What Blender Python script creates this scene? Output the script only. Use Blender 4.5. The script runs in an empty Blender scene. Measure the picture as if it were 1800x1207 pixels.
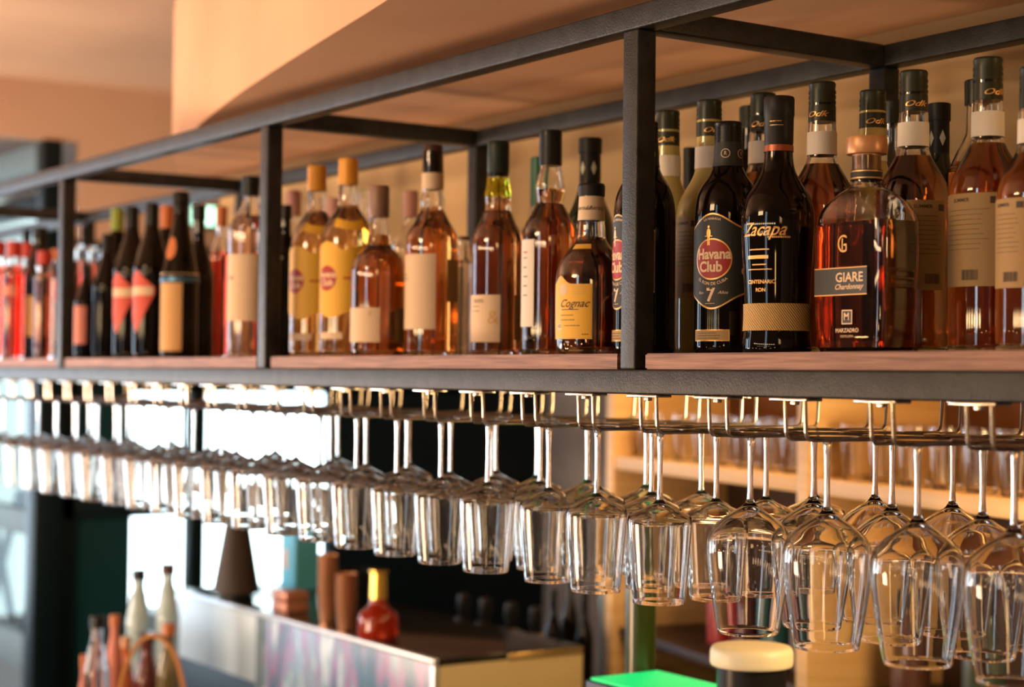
import bpy, bmesh, math, random
from mathutils import Vector, Matrix
from mathutils.geometry import tessellate_polygon
random.seed(7)
sc = bpy.context.scene
COL = sc.collection
pi = math.pi
# ------------------------------------------------------------------ camera
F, YAW, PITCH, ROLL = 3031.56, .5912, .0197, .0112
CAM = Vector((0, -1.38, 1.70))
fw = Vector((-math.cos(YAW)*math.cos(PITCH), math.sin(YAW)*math.cos(PITCH), math.sin(PITCH)))
_r = fw.cross(Vector((0, 0, 1))).normalized(); _u = _r.cross(fw)
rt = _r*math.cos(ROLL) + _u*math.sin(ROLL)
up = -_r*math.sin(ROLL) + _u*math.cos(ROLL)
cd = bpy.data.cameras.new('camera'); cam = bpy.data.objects.new('camera', cd); COL.objects.link(cam)
cam.matrix_world = Matrix(((rt.x, up.x, -fw.x, CAM.x), (rt.y, up.y, -fw.y, CAM.y), (rt.z, up.z, -fw.z, CAM.z), (0, 0, 0, 1)))
cd.sensor_width = 36; cd.lens = F/1800*36; cd.clip_start = .05
cd.dof.use_dof = True; cd.dof.focus_distance = 2.2; cd.dof.aperture_fstop = 3.3
sc.camera = cam
# ------------------------------------------------------------------ view + world
sc.view_settings.view_transform = 'Standard'; sc.view_settings.look = 'None'
sc.view_settings.gamma = 1; sc.view_settings.use_curve_mapping = False
sc.view_settings.exposure = 0.3
cy = sc.cycles
cy.max_bounces = 18; cy.transmission_bounces = 16; cy.glossy_bounces = 6; cy.diffuse_bounces = 3; cy.transparent_max_bounces = 12
cy.caustics_reflective = False; cy.caustics_refractive = False
cy.sample_clamp_indirect = 5; cy.use_denoising = True

def N(nt, t, **kw):
    n = nt.nodes.new(t)
    for k, v in kw.items(): setattr(n, k, v)
    return n
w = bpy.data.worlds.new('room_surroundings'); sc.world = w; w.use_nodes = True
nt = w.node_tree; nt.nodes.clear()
tc = N(nt, 'ShaderNodeTexCoord'); sx = N(nt, 'ShaderNodeSeparateXYZ'); nt.links.new(tc.outputs['Generated'], sx.inputs[0])
def M(op, a, b=None, c=None, nt=nt):
    n = nt.nodes.new('ShaderNodeMath'); n.operation = op
    for i, v in enumerate((a, b, c)):
        if v is None: continue
        if isinstance(v, (int, float)): n.inputs[i].default_value = v
        else: nt.links.new(v, n.inputs[i])
    return n.outputs[0]
az = M('MULTIPLY', M('ARCTAN2', sx.outputs['Y'], sx.outputs['X']), 180/pi)
el = M('MULTIPLY', M('ARCSINE', sx.outputs['Z']), 180/pi)
def box(a0, a1, e0, e1, s=1.2):
    def edge(v, t, sign):
        n = nt.nodes.new('ShaderNodeMapRange'); n.interpolation_type = 'SMOOTHSTEP'
        nt.links.new(v, n.inputs[0])
        n.inputs[1].default_value = t-s; n.inputs[2].default_value = t+s
        n.inputs[3].default_value = 0 if sign > 0 else 1; n.inputs[4].default_value = 1 if sign > 0 else 0
        return n.outputs[0]
    return M('MULTIPLY', M('MULTIPLY', edge(az, a0, 1), edge(az, a1, -1)), M('MULTIPLY', edge(el, e0, 1), edge(el, e1, -1)))
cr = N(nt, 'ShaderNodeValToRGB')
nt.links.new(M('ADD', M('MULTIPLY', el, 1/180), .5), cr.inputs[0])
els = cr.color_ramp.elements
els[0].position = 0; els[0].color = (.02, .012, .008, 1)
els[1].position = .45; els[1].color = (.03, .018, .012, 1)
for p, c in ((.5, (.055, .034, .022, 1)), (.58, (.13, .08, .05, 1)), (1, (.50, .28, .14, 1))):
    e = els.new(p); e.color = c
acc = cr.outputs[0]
def addc(acc, mask, col):
    m = N(nt, 'ShaderNodeMix', data_type='RGBA', blend_type='ADD'); m.inputs['Factor'].default_value = 1
    s = N(nt, 'ShaderNodeVectorMath', operation='SCALE'); s.inputs[0].default_value = col[:3]; nt.links.new(mask, s.inputs['Scale'])
    nt.links.new(acc, m.inputs[6]); nt.links.new(s.outputs[0], m.inputs[7]); return m.outputs[2]
SKY_GLOWS = [  # street-front window slots, then added warm patches for gold reflections in glass
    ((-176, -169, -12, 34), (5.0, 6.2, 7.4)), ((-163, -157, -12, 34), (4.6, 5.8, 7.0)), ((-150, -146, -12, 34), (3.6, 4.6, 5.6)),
    ((-84, -78, -8, 22), (3.2, 3.9, 4.6)),  # extra slot added for white streaks on the right-hand glass edges
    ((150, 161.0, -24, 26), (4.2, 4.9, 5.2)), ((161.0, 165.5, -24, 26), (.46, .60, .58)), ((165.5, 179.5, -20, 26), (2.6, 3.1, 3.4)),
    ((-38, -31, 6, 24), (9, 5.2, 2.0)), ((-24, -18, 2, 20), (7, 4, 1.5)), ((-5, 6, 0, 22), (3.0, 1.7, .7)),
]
for b, c in SKY_GLOWS: acc = addc(acc, box(*b), c)
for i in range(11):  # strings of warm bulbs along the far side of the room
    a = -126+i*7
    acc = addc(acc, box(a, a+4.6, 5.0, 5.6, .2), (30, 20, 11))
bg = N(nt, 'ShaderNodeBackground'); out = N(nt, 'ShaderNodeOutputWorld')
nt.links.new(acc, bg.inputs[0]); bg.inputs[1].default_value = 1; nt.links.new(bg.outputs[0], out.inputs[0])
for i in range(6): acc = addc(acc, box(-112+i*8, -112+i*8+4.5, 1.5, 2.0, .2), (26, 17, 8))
for a, e_ in ((-118, -6), (-104, -9), (-88, -5), (-66, -7), (-52, -4), (-133, -5)): acc = addc(acc, box(a, a+3.2, e_, e_+1.6, .4), (26, 15, 5.5))  # low warm spots added to glint at the bottle bases
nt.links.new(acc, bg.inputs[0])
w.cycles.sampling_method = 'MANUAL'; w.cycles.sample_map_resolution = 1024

def lamp(name, kind, loc, col, power, size=.3, size_y=None, target=None):
    l = bpy.data.lights.new(name, kind); o = bpy.data.objects.new(name, l); COL.objects.link(o)
    o.location = loc; l.color = col; l.energy = power
    if kind == 'AREA':
        l.size = size
        if size_y: l.shape = 'RECTANGLE'; l.size_y = size_y
    else: l.shadow_soft_size = size
    if target: o.rotation_euler = (Vector(target)-Vector(loc)).to_track_quat('-Z', 'Y').to_euler()
    return o
lamp('front_fill', 'AREA', (-2.2, -3.2, 2.8), (1, .66, .34), 36, 1.0, .4, (-2.5, .4, 2.2))  # unseen warm fill, added to brighten the wall behind the bottles
lamp('back_bar_fill', 'AREA', (-2.6, .95, 2.75), (1, .62, .28), 26, 1.2, .3, (-2.3, 1.6, 1.0))  # added overhead to warm the back bar, no fixture modelled
lamp('bay_fill', 'POINT', (-.55, .36, 1.95), (1, .66, .30), 5, .05)  # out-of-view point added to keep the bay wall golden
lamp('ceiling_fill', 'AREA', (-6.2, -1.9, 1.2), (1, .74, .56), 115, 2.2, 1.0, (-6.4, -.4, 2.9))  # added upward fill that lifts the far ceiling
lamp('soffit_fill', 'AREA', (-3.6, -2.4, .9), (1, .64, .40), 44, .8, .5, (-2.6, -.1, 2.3))  # invented uplight brightening the soffit underside
lamp('trellis_fill', 'AREA', (-7.5, -.4, 1.6), (.85, 1, 1), 14, .5, .4, (-7.6, 1.0, .8))  # added only to light the trellis, no actual lamp at the entrance

# ------------------------------------------------------------------ materials
MATS = {}
def pr(name, col, rough=.5, metal=0, trans=0, ior=1.5, emis=None, es=0, coat=0, sheen=0, spec=None):
    m = bpy.data.materials.new(name); m.use_nodes = True; b = m.node_tree.nodes['Principled BSDF']
    b.inputs['Base Color'].default_value = (*col, 1); b.inputs['Roughness'].default_value = rough
    b.inputs['Metallic'].default_value = metal; b.inputs['Transmission Weight'].default_value = trans; b.inputs['IOR'].default_value = ior
    b.inputs['Coat Weight'].default_value = coat; b.inputs['Coat Roughness'].default_value = .05
    if spec is not None: b.inputs['Specular IOR Level'].default_value = spec
    if emis: b.inputs['Emission Color'].default_value = (*emis, 1); b.inputs['Emission Strength'].default_value = es
    MATS[name] = m; return m
def noise_col(m, c1, c2, scale, detail=4, stretch=(1, 1, 1), bump=0, bscale=None, dist=0, pos=(.35, .65)):
    nt = m.node_tree; b = nt.nodes['Principled BSDF']
    tc = N(nt, 'ShaderNodeTexCoord'); mp = N(nt, 'ShaderNodeMapping'); mp.inputs['Scale'].default_value = stretch
    nt.links.new(tc.outputs['Object'], mp.inputs[0])
    n = N(nt, 'ShaderNodeTexNoise'); n.inputs['Scale'].default_value = scale; n.inputs['Detail'].default_value = detail; n.inputs['Distortion'].default_value = dist
    nt.links.new(mp.outputs[0], n.inputs[0])
    r = N(nt, 'ShaderNodeValToRGB'); r.color_ramp.elements[0].color = (*c1, 1); r.color_ramp.elements[1].color = (*c2, 1)
    r.color_ramp.elements[0].position = pos[0]; r.color_ramp.elements[1].position = pos[1]
    nt.links.new(n.outputs[0], r.inputs[0]); nt.links.new(r.outputs[0], b.inputs['Base Color'])
    if bump:
        n2 = N(nt, 'ShaderNodeTexNoise'); n2.inputs['Scale'].default_value = bscale or scale; n2.inputs['Detail'].default_value = 3
        nt.links.new(mp.outputs[0], n2.inputs[0])
        bp = N(nt, 'ShaderNodeBump'); bp.inputs['Strength'].default_value = bump; bp.inputs['Distance'].default_value = .002
        nt.links.new(n2.outputs[0], bp.inputs['Height']); nt.links.new(bp.outputs[0], b.inputs['Normal'])
    return m
def glass(name, col=(1, 1, 1), ior=1.5, absorb=None, dens=0, rough=0):
    m = bpy.data.materials.new(name); m.use_nodes = True; nt = m.node_tree; nt.nodes.clear()
    g = N(nt, 'ShaderNodeBsdfGlass'); g.inputs['Color'].default_value = (*col, 1); g.inputs['IOR'].default_value = ior; g.inputs['Roughness'].default_value = rough
    o = N(nt, 'ShaderNodeOutputMaterial'); nt.links.new(g.outputs[0], o.inputs[0])
    if absorb:
        v = N(nt, 'ShaderNodeVolumeAbsorption'); v.inputs['Color'].default_value = (*absorb, 1); v.inputs['Density'].default_value = dens
        nt.links.new(v.outputs[0], o.inputs['Volume'])
    MATS[name] = m; return m
steel = pr('black_powder_coat', (.035, .037, .039), .40, spec=.35)
noise_col(steel, (.014, .016, .017), (.030, .032, .034), 30, 5, bump=.35, bscale=420)
wood = pr('shelf_plywood', (.36, .19, .12), .55)
noise_col(wood, (.15, .058, .032), (.40, .20, .125), 9, 8, (1, 4, 26), bump=.2, bscale=20, dist=.4, pos=(.3, .7))
chrome = pr('chrome_wire', (.95, .87, .76), .22, 1)
plaster = pr('salmon_plaster', (.74, .49, .34), .85); noise_col(plaster, (.66, .38, .22), (.76, .46, .28), 1.6, 3)
ceilm = pr('ceiling_paint', (.70, .50, .38), .85); noise_col(ceilm, (.62, .40, .29), (.84, .58, .40), .9, 3, (1, .35, 1))
wallm = pr('cream_wall', (.74, .56, .36), .9); noise_col(wallm, (.68, .48, .24), (.76, .54, .28), 2, 3)
dwall = pr('dark_wall', (.06, .06, .065), .8); noise_col(dwall, (.12, .115, .12), (.26, .25, .26), 2.5, 5)
floorm = pr('dark_floor', (.05, .03, .02), .6)
framem = pr('dark_teal_frame', (.004, .012, .016), .35, spec=.22)
bluef = pr('blue_grey_frame', (.13, .20, .25), .5)
oak = pr('light_birch', (.80, .52, .24), .5); noise_col(oak, (.78, .47, .18), (.90, .60, .27), 3, 4, (1, 1, 12))
brownb = pr('reddish_brown_back', (.12, .040, .012), .6)
clear = glass('clear_glass', ior=1.45)
stemware = glass('stemware_crystal', (1, 1, 1), 1.42)
pane = glass('window_glass', (.95, .99, .98), 1.05)
bclear = glass('bottle_glass_clear', (1, 1, 1), 1.5)
bgreen = glass('bottle_glass_yellow_green', (.75, .74, .2), 1.5)
L = {}
L['amber'] = glass('liquid_amber', (1, 1, 1), 1.36, (.97, .60, .02), 36)
L['damber'] = glass('liquid_dark_amber', (1, 1, 1), 1.36, (.88, .52, .03), 46)
L['cognac'] = glass('liquid_cognac', (1, 1, 1), 1.36, (.78, .45, .05), 52)
L['red'] = glass('liquid_red_brown', (1, 1, 1), 1.36, (.76, .30, .03), 48)
L['gold'] = glass('liquid_gold', (1, 1, 1), 1.36, (.98, .72, .15), 26)
L['pale'] = glass('liquid_pale_rose', (1, 1, 1), 1.36, (.95, .62, .42), 16)
L['orange'] = glass('liquid_orange_red', (1, 1, 1), 1.36, (.99, .20, .01), 62)
L['water'] = glass('liquid_clear', (1, 1, 1), 1.34)
cloudy = pr('cloudy_citrus_body', (.46, .36, .13), .05)
L['cloudy'] = cloudy
darkb = pr('bottle_glass_black', (.005, .003, .002), .04, ior=1.5, spec=.3)
dgreenb = pr('bottle_glass_dark_green', (.010, .016, .008), .06, ior=1.5)
blackcap = pr('black_cap', (.012, .012, .012), .3, spec=.22); olivecap = pr('olive_black_cap', (.028, .03, .018), .3, spec=.22)
mattblack = pr('matt_black_cap', (.014, .012, .012), .45, spec=.22)
yellowcap = pr('yellow_cap', (.80, .36, .03), .4); browncap = pr('brown_foil', (.07, .03, .02), .3, spec=.22)
taupecap = pr('taupe_cap', (.25, .14, .10), .4); woodcap = pr('copper_gold_cap', (.55, .27, .12), .35, .3)
greencap = pr('green_cap', (.01, .13, .07), .4); limefoil = pr('lime_foil', (.22, .30, .03), .4)
redcap = pr('red_cap', (.45, .03, .02), .4); orangecap = pr('orange_brown_cap', (.55, .16, .04), .4)
pinkcap = pr('pink_cap', (.45, .22, .18), .5)
paper = pr('cream_paper', (.70, .53, .36), .7); paperw = pr('white_paper', (.72, .66, .58), .7); kraft = pr('tan_paper', (.62, .36, .14), .7)
backp = pr('back_label_paper', (.42, .27, .12), .7)
ylabel = pr('yellow_label', (.82, .46, .04), .55); goldp = pr('gold_print', (.75, .42, .14), .35, .6)
goldl = pr('gold_label', (.75, .43, .08), .5); blackl = pr('black_label', (.014, .016, .016), .55); slate = pr('slate_label', (.03, .033, .035), .5)
redp = pr('red_print', (.38, .015, .015), .5); creamp = pr('cream_print', (.85, .60, .38), .5); darkp = pr('dark_print', (.06, .035, .02), .6)
pinkp = pr('pink_label', (.62, .22, .16), .6); reddia = pr('red_diamond_label', (.62, .08, .05), .55); bluep = pr('blue_foil', (.08, .2, .35), .3, .5)
whiteg = pr('off_white_diamond', (.6, .6, .45), .5)
straw = pr('woven_straw', (.62, .40, .16), .7)
_nt = straw.node_tree; _b = _nt.nodes['Principled BSDF']
_tc = N(_nt, 'ShaderNodeTexCoord'); _w = N(_nt, 'ShaderNodeTexWave'); _w.inputs['Scale'].default_value = 150; _w.bands_direction = 'DIAGONAL'; _w.inputs['Distortion'].default_value = 1.5
_nt.links.new(_tc.outputs['Object'], _w.inputs[0]); _bp = N(_nt, 'ShaderNodeBump'); _bp.inputs['Strength'].default_value = .8; _bp.inputs['Distance'].default_value = .001
_nt.links.new(_w.outputs[1], _bp.inputs['Height']); _nt.links.new(_bp.outputs[0], _b.inputs['Normal'])
_r2 = N(_nt, 'ShaderNodeValToRGB'); _r2.color_ramp.elements[0].color = (.40, .23, .07, 1); _r2.color_ramp.elements[1].color = (.66, .44, .17, 1)
_nt.links.new(_w.outputs[1], _r2.inputs[0]); _nt.links.new(_r2.outputs[0], _b.inputs['Base Color'])

# ------------------------------------------------------------------ helpers
def tag(o, label=None, cat=None, group=None, kind=None):
    if label: o['label'] = label
    if cat: o['category'] = cat
    if group: o['group'] = group
    if kind: o['kind'] = kind
    return o
def empty(name, loc, label, cat, group=None, rz=0):
    o = bpy.data.objects.new(name, None); o.empty_display_size = .05; COL.objects.link(o); o.location = loc; o.rotation_euler = (0, 0, rz)
    return tag(o, label, cat, group)
def link(name, me, mat, parent=None, loc=None):
    o = bpy.data.objects.new(name, me); COL.objects.link(o)
    if mat and not me.materials: me.materials.append(mat)
    if parent: o.parent = parent
    if loc: o.location = loc
    return o
def fin(bm, name, mat=None, smooth=True, ang=35, recalc=True):
    if recalc: bmesh.ops.recalc_face_normals(bm, faces=bm.faces)
    if smooth:
        for f in bm.faces: f.smooth = True
        for e in bm.edges:
            if len(e.link_faces) == 2 and e.calc_face_angle(0) > math.radians(ang): e.smooth = False
    me = bpy.data.meshes.new(name); bm.to_mesh(me); bm.free()
    if mat: me.materials.append(mat)
    return me
def bx(bm, x0, x1, y0, y1, z0, z1, bev=0):
    r = bmesh.ops.create_cube(bm, size=1)
    for v in r['verts']:
        v.co = Vector(((x0+x1)/2+v.co.x*(x1-x0), (y0+y1)/2+v.co.y*(y1-y0), (z0+z1)/2+v.co.z*(z1-z0)))
    if bev:
        es = list({e for v in r['verts'] for e in v.link_edges})
        bmesh.ops.bevel(bm, geom=es, offset=bev, segments=3, profile=.5, affect='EDGES')
def boxobj(name, x0, x1, y0, y1, z0, z1, mat, parent=None, bev=0, origin=None):
    bm = bmesh.new(); bx(bm, x0, x1, y0, y1, z0, z1, bev)
    if origin: bmesh.ops.translate(bm, vec=-Vector(origin), verts=bm.verts)
    o = link(name, fin(bm, name, mat), mat, parent)
    if origin: o.location = origin
    return o
def lathe(prof, seg=48, name='lathe', mat=None, closed=False, ang=35, caps=True):
    bm = bmesh.new(); rings = []
    for r, z in prof:
        if r < 1e-5: rings.append([bm.verts.new((0, 0, z))])
        else: rings.append([bm.verts.new((r*math.cos(2*pi*i/seg), r*math.sin(2*pi*i/seg), z)) for i in range(seg)])
    prs = list(zip(rings, rings[1:])) + ([(rings[-1], rings[0])] if closed else [])
    for a, b in prs:
        if len(a) == 1 and len(b) == 1: continue
        for i in range(seg):
            j = (i+1) % seg
            if len(a) == 1: bm.faces.new((a[0], b[j], b[i]))
            elif len(b) == 1: bm.faces.new((a[i], a[j], b[0]))
            else: bm.faces.new((a[i], a[j], b[j], b[i]))
    return fin(bm, name, mat, ang=ang)
def smoothp(pts, n=4):
    """Catmull-Rom through (r,z); a point given as (r,z,1) is a corner."""
    out = []
    for i in range(len(pts)-1):
        p1, p2 = pts[i], pts[i+1]
        c1 = len(p1) > 2; c2 = len(p2) > 2
        p0 = pts[i-1] if i > 0 and not c1 else p1
        p3 = pts[i+2] if i+2 < len(pts) and not c2 else p2
        lin = c1 and c2
        for k in range(1 if lin else n):
            t = k/n
            q = []
            for a in (0, 1):
                q.append(.5*((2*p1[a]) + (p2[a]-p0[a])*t + (2*p0[a]-5*p1[a]+4*p2[a]-p3[a])*t*t + (-p0[a]+3*p1[a]-3*p2[a]+p3[a])*t**3))
            out.append(tuple(q))
    out.append(tuple(pts[-1][:2])); return out
def tube(bm, pts, r, seg=10):
    pts = [Vector(p) for p in pts]; rings = []
    up0 = None
    for i, p in enumerate(pts):
        d = (pts[min(i+1, len(pts)-1)]-pts[max(i-1, 0)]).normalized()
        if up0 is None:
            up0 = d.orthogonal().normalized()
        n = (up0 - d*up0.dot(d)).normalized(); up0 = n; b = d.cross(n)
        rr = r[i] if isinstance(r, (list, tuple)) else r
        rings.append([bm.verts.new(p+n*rr*math.cos(2*pi*k/seg)+b*rr*math.sin(2*pi*k/seg)) for k in range(seg)])
    for a, b in zip(rings, rings[1:]):
        for k in range(seg): bm.faces.new((a[k], a[(k+1) % seg], b[(k+1) % seg], b[k]))
    bm.faces.new(rings[0][::-1]); bm.faces.new(rings[-1])
def proj(P):
    d = Vector(P)-CAM; z = d.dot(fw); return 900+F*d.dot(rt)/z, 603.5-F*d.dot(up)/z, z
def ray(px, py): return fw+rt*((px-900)/F)-up*((py-603.5)/F)
def on(px, py, ax, v):
    d = ray(px, py); return CAM+d*((v-CAM[ax])/d[ax])
# ------------------------------------------------------------------ wrapping flat art on a round bottle
class Art:
    def __init__(s, rf, psi): s.rf = rf; s.psi = psi
    def w(s, ac, u, z, off):
        r = s.rf(z)+off; a = s.psi+math.radians(ac)+u/max(s.rf(z), .004)
        return Vector((r*math.cos(a), r*math.sin(a), z))
    def patch(s, name, mat, parent, a0, a1, zt, zb, off=.0005, n=20, m=10, th=.0002):
        """patch between angles a0..a1 (deg from the bottle's viewer side), zt/zb constants or functions of t in 0..1"""
        f = lambda q, t: q(t) if callable(q) else q
        bm = bmesh.new(); g = []
        for i in range(n+1):
            t = i/n; a = s.psi+math.radians(a0+(a1-a0)*t); T, B = f(zt, t), f(zb, t); c = []
            for j in range(m+1):
                z = B+(T-B)*j/m; r = s.rf(z)+off; c.append(bm.verts.new((r*math.cos(a), r*math.sin(a), z)))
            g.append(c)
        for i in range(n):
            for j in range(m): bm.faces.new((g[i][j], g[i+1][j], g[i+1][j+1], g[i][j+1]))
        return link(name, fin(bm, name, mat, recalc=False), mat, parent)
    def disc(s, name, mat, parent, ac, zc, ru, rv=None, off=.0007):
        rv = rv or ru; r = s.rf(zc); da = math.degrees(ru/r)
        h = lambda t: rv*math.sqrt(max(0, 1-(2*t-1)**2))
        # cosine-spaced columns
        bm = bmesh.new(); g = []; n = 28; m = 4
        for i in range(n+1):
            q = -math.cos(pi*i/n); hh = rv*math.sqrt(max(0, 1-q*q))+1e-5; a = s.psi+math.radians(ac+da*q); c = []
            for j in range(m+1):
                z = zc-hh+2*hh*j/m; rr = s.rf(z)+off; c.append(bm.verts.new((rr*math.cos(a), rr*math.sin(a), z)))
            g.append(c)
        for i in range(n):
            for j in range(m): bm.faces.new((g[i][j], g[i+1][j], g[i+1][j+1], g[i][j+1]))
        return link(name, fin(bm, name, mat, recalc=False), mat, parent)
    def rects(s, name, mat, parent, ac, zc, rl, off=.0008):
        bm = bmesh.new()
        for (u0, u1, v0, v1) in rl:
            k = max(1, int(abs(u1-u0)/.004)); prev = None
            for i in range(k+1):
                u = u0+(u1-u0)*i/k; c = (bm.verts.new(s.w(ac, u, zc+v0, off)), bm.verts.new(s.w(ac, u, zc+v1, off)))
                if prev: bm.faces.new((prev[0], c[0], c[1], prev[1]))
                prev = c
        return link(name, fin(bm, name, mat, recalc=False, smooth=False), mat, parent)
    def text(s, name, mat, parent, txt, size, ac, zc, off=.001, shear=0, bold=0, arc=None, sx=1):
        vs, fs = textmesh(txt, size, shear, bold)
        bm = bmesh.new(); bv = []
        for x, y in vs:
            x *= sx
            if arc:   # arc = signed radius: + text on top, - text along the bottom
                a = x/arc; x, y = (arc+y)*math.sin(a), (arc+y)*math.cos(a)
            bv.append(bm.verts.new(s.w(ac, x, zc+y, off)))
        for f in fs:
            try: bm.faces.new([bv[i] for i in f])
            except ValueError: pass
        return link(name, fin(bm, name, mat, recalc=False, smooth=False), mat, parent)
def textmesh(txt, size, shear=0, bold=0):
    cu = bpy.data.curves.new('t', 'FONT'); cu.body = txt; cu.size = size; cu.align_x = 'CENTER'; cu.align_y = 'CENTER'; cu.shear = shear
    cu.offset = bold*size; cu.resolution_u = 3
    o = bpy.data.objects.new('t', cu); COL.objects.link(o)
    dg = bpy.context.evaluated_depsgraph_get(); dg.update(); me = bpy.data.meshes.new_from_object(o.evaluated_get(dg))
    vs = [(v.co.x, v.co.y) for v in me.vertices]; fs = [tuple(p.vertices) for p in me.polygons]
    bpy.data.objects.remove(o); bpy.data.curves.remove(cu); bpy.data.meshes.remove(me)
    return vs, fs
SHELF = 1.733
class Bottle:
    """px centre c and silhouette [(half width px, y px)] measured at depth Y are turned into metres once; the bottle is then a solid of revolution."""
    def __init__(s, name, label, cat, group, c, Y, base, sil, glassm, liq=None, level=None, wall=.0028, zbase=SHELF, seg=56):
        P = on(c, base, 1, Y); s.loc = Vector((P.x, Y, zbase)); s.c = c; s.base = base
        s.S = F/proj(s.loc+Vector((0, 0, .1)))[2]
        pts = [((a[0]/s.S, max(0, (base-a[1])/s.S)) + tuple(a[2:])) for a in sil]
        s.prof = smoothp(pts); s.prof = [(max(r, .001), z) for r, z in s.prof]
        s.H = s.prof[-1][1]
        s.root = empty(name, s.loc, label, cat, group)
        v = CAM-s.loc; s.psi = math.atan2(v.y, v.x)
        s.art = Art(s.rad, s.psi)
        o = list(s.prof)
        if liq is None:
            prof = [(0, o[0][1]+.004), (o[0][0]*.8, o[0][1]+.003)] + [(max(o[0][0]-.001, .001), o[0][1])] + o + [(o[-1][0]*.6, o[-1][1]), (0, o[-1][1]-.001)]
            link('bottle_glass', lathe(prof, seg, 'bottle_glass', glassm), glassm, s.root)
        else:
            inn = s.inner(wall)
            prof = [(0, .002), (o[0][0]*.75, .0015), (o[0][0]*.93, 0)] + o + inn[::-1] + [(0, inn[0][1])]
            link('bottle_glass', lathe(prof, seg, 'bottle_glass', glassm), glassm, s.root)
            zl = (base-level)/s.S
            lq = [(0, inn[0][1]-.0003), (inn[0][0]*.98, inn[0][1]-.0003)]
            for r, z in inn[1:]:
                if z < zl: lq.append((r+.0003, z))
            rr = s.rin(inn, zl); lq += [(rr+.0003, zl), (0, zl)]
            link('liquid', lathe(lq, seg, 'liquid', L[liq]), L[liq], s.root)
    def inner(s, wall):
        o = s.prof; zb = .009; r0 = s.rad(.02)-wall
        inn = [(r0*.8, zb), (r0*.96, zb+.002)]
        for r, z in o:
            if z > zb+.006: inn.append((max(r-wall, .003), z))
        return inn
    def rin(s, inn, z):
        for (r0, z0), (r1, z1) in zip(inn, inn[1:]):
            if z0 <= z <= z1 and z1 > z0: return r0+(r1-r0)*(z-z0)/(z1-z0)
        return inn[-1][0]
    def rad(s, z):
        best = s.prof[-1][0]
        for (r0, z0), (r1, z1) in zip(s.prof, s.prof[1:]):
            if z0 <= z <= z1 and z1 > z0: return r0+(r1-r0)*(z-z0)/(z1-z0)
        return s.prof[0][0] if z < s.prof[0][1] else best
    def z(s, y): return (s.base-y)/s.S
    def ang(s, x, y=None):
        r = s.rad(s.z(y))*s.S if y else s.prof[len(s.prof)//2][0]*s.S
        return math.degrees(math.asin(max(-1, min(1, (x-s.c)/r))))
    def cap(s, name, mat, sil, label=None, ribs=None):
        pr_ = [(a[0]/s.S, s.z(a[1])) for a in sil]
        if ribs:
            (y0, y1, n, hw) = ribs; new = []
            for r, z in pr_: new.append((r, z))
            ins = []
            for k in range(n):
                ya = y0+(y1-y0)*k/n; yb = y0+(y1-y0)*(k+.5)/n
                ins += [(hw/s.S, s.z(ya)), (hw/s.S, s.z(yb)), (hw*.955/s.S, s.z(yb)-.0003), (hw*.955/s.S, s.z(y0+(y1-y0)*(k+1)/n)+.0003)]
            pr_ = [p for p in pr_ if p[1] < s.z(y0)-.0001] + ins + [p for p in pr_ if p[1] > s.z(y1)+.0001]
        pr_ = [(0, pr_[0][1]+.0005)] + pr_ + [(0, pr_[-1][1]+.0003)]
        o = link(name, lathe(pr_, 40, name, mat, ang=28), mat, s.root)
        if label: o['label'] = label
        return o
    def band(s, name, mat, y0, y1, off=.0004, a0=-180, a1=180):
        return s.art.patch(name, mat, s.root, a0, a1, s.z(y0), s.z(y1), off, n=40)
    def patch(s, name, mat, x0, x1, y0, y1, off=.0005, parent=None, **k):
        ym = (y0+y1)/2 if not callable(y0) else y1-10
        return s.art.patch(name, mat, parent or s.root, s.ang(x0, ym) if abs(x0) > 95 else x0, s.ang(x1, ym) if abs(x1) > 95 else x1,
                           (lambda t: s.z(y0(t))) if callable(y0) else s.z(y0), (lambda t: s.z(y1(t))) if callable(y1) else s.z(y1), off, **k)

# ------------------------------------------------------------------ the room
def struct(name, x0, x1, y0, y1, z0, z1, mat):
    return tag(boxobj(name, x0, x1, y0, y1, z0, z1, mat), kind='structure')
struct('floor', -12, 4, -6, 6, -.1, 0, floorm)
struct('ceiling', -12, 4, -3.2, 6, 2.9, 3.0, ceilm)
struct('wall_back', -7.1, 4, 3.5, 3.6, 0, 2.9, dwall)
struct('wall_upper', -4.45, 1.2, .62, .72, 1.705, 2.26, wallm)      # bulkhead behind the bottles
struct('wall_right', 3.9, 4, -3.2, 3.5, 0, 2.9, plaster)
# curved soffit: plan outline of the dropped ceiling, front edge bending back to its far end
edge = [(0.938, -0.79), (-0.631, -0.46), (-1.514, -0.275), (-2.2, -0.131), (-2.425, -0.086), (-2.762, -0.019), (-3.166, 0.068), (-3.598, 0.177), (-3.95, 0.27), (-4.25, 0.4), (-4.47, 0.52), (-4.6, 0.66), (-4.66, 0.82), (-4.66, 1.05)]
edge = smoothp(edge, 6)
bm = bmesh.new()
def inset(pts, d):
    out = []
    for i, (x, y) in enumerate(pts):
        a = Vector(pts[max(i-1, 0)]); b = Vector(pts[min(i+1, len(pts)-1)]); t = (b-a).normalized(); out.append((x-(t.y)*-d*-1*-1, y+(-t.x)*-d*-1*-1) if False else (x+t.y*d, y-t.x*d))
    return out
lv = [(2.252, 0), (2.256, .0), (2.60, 0), (2.70, .012), (2.80, .05), (2.90, .13)]
rows = []
for z, d in lv:
    e = inset(edge, d); rows.append([bm.verts.new((x, y, z)) for x, y in e])
for a, b in zip(rows, rows[1:]):
    for i in range(len(a)-1): bm.faces.new((a[i], a[i+1], b[i+1], b[i]))
under = list(rows[0]) + [bm.verts.new((edge[0][0], 1.05, 2.252))]
bm.faces.new(under)
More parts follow.
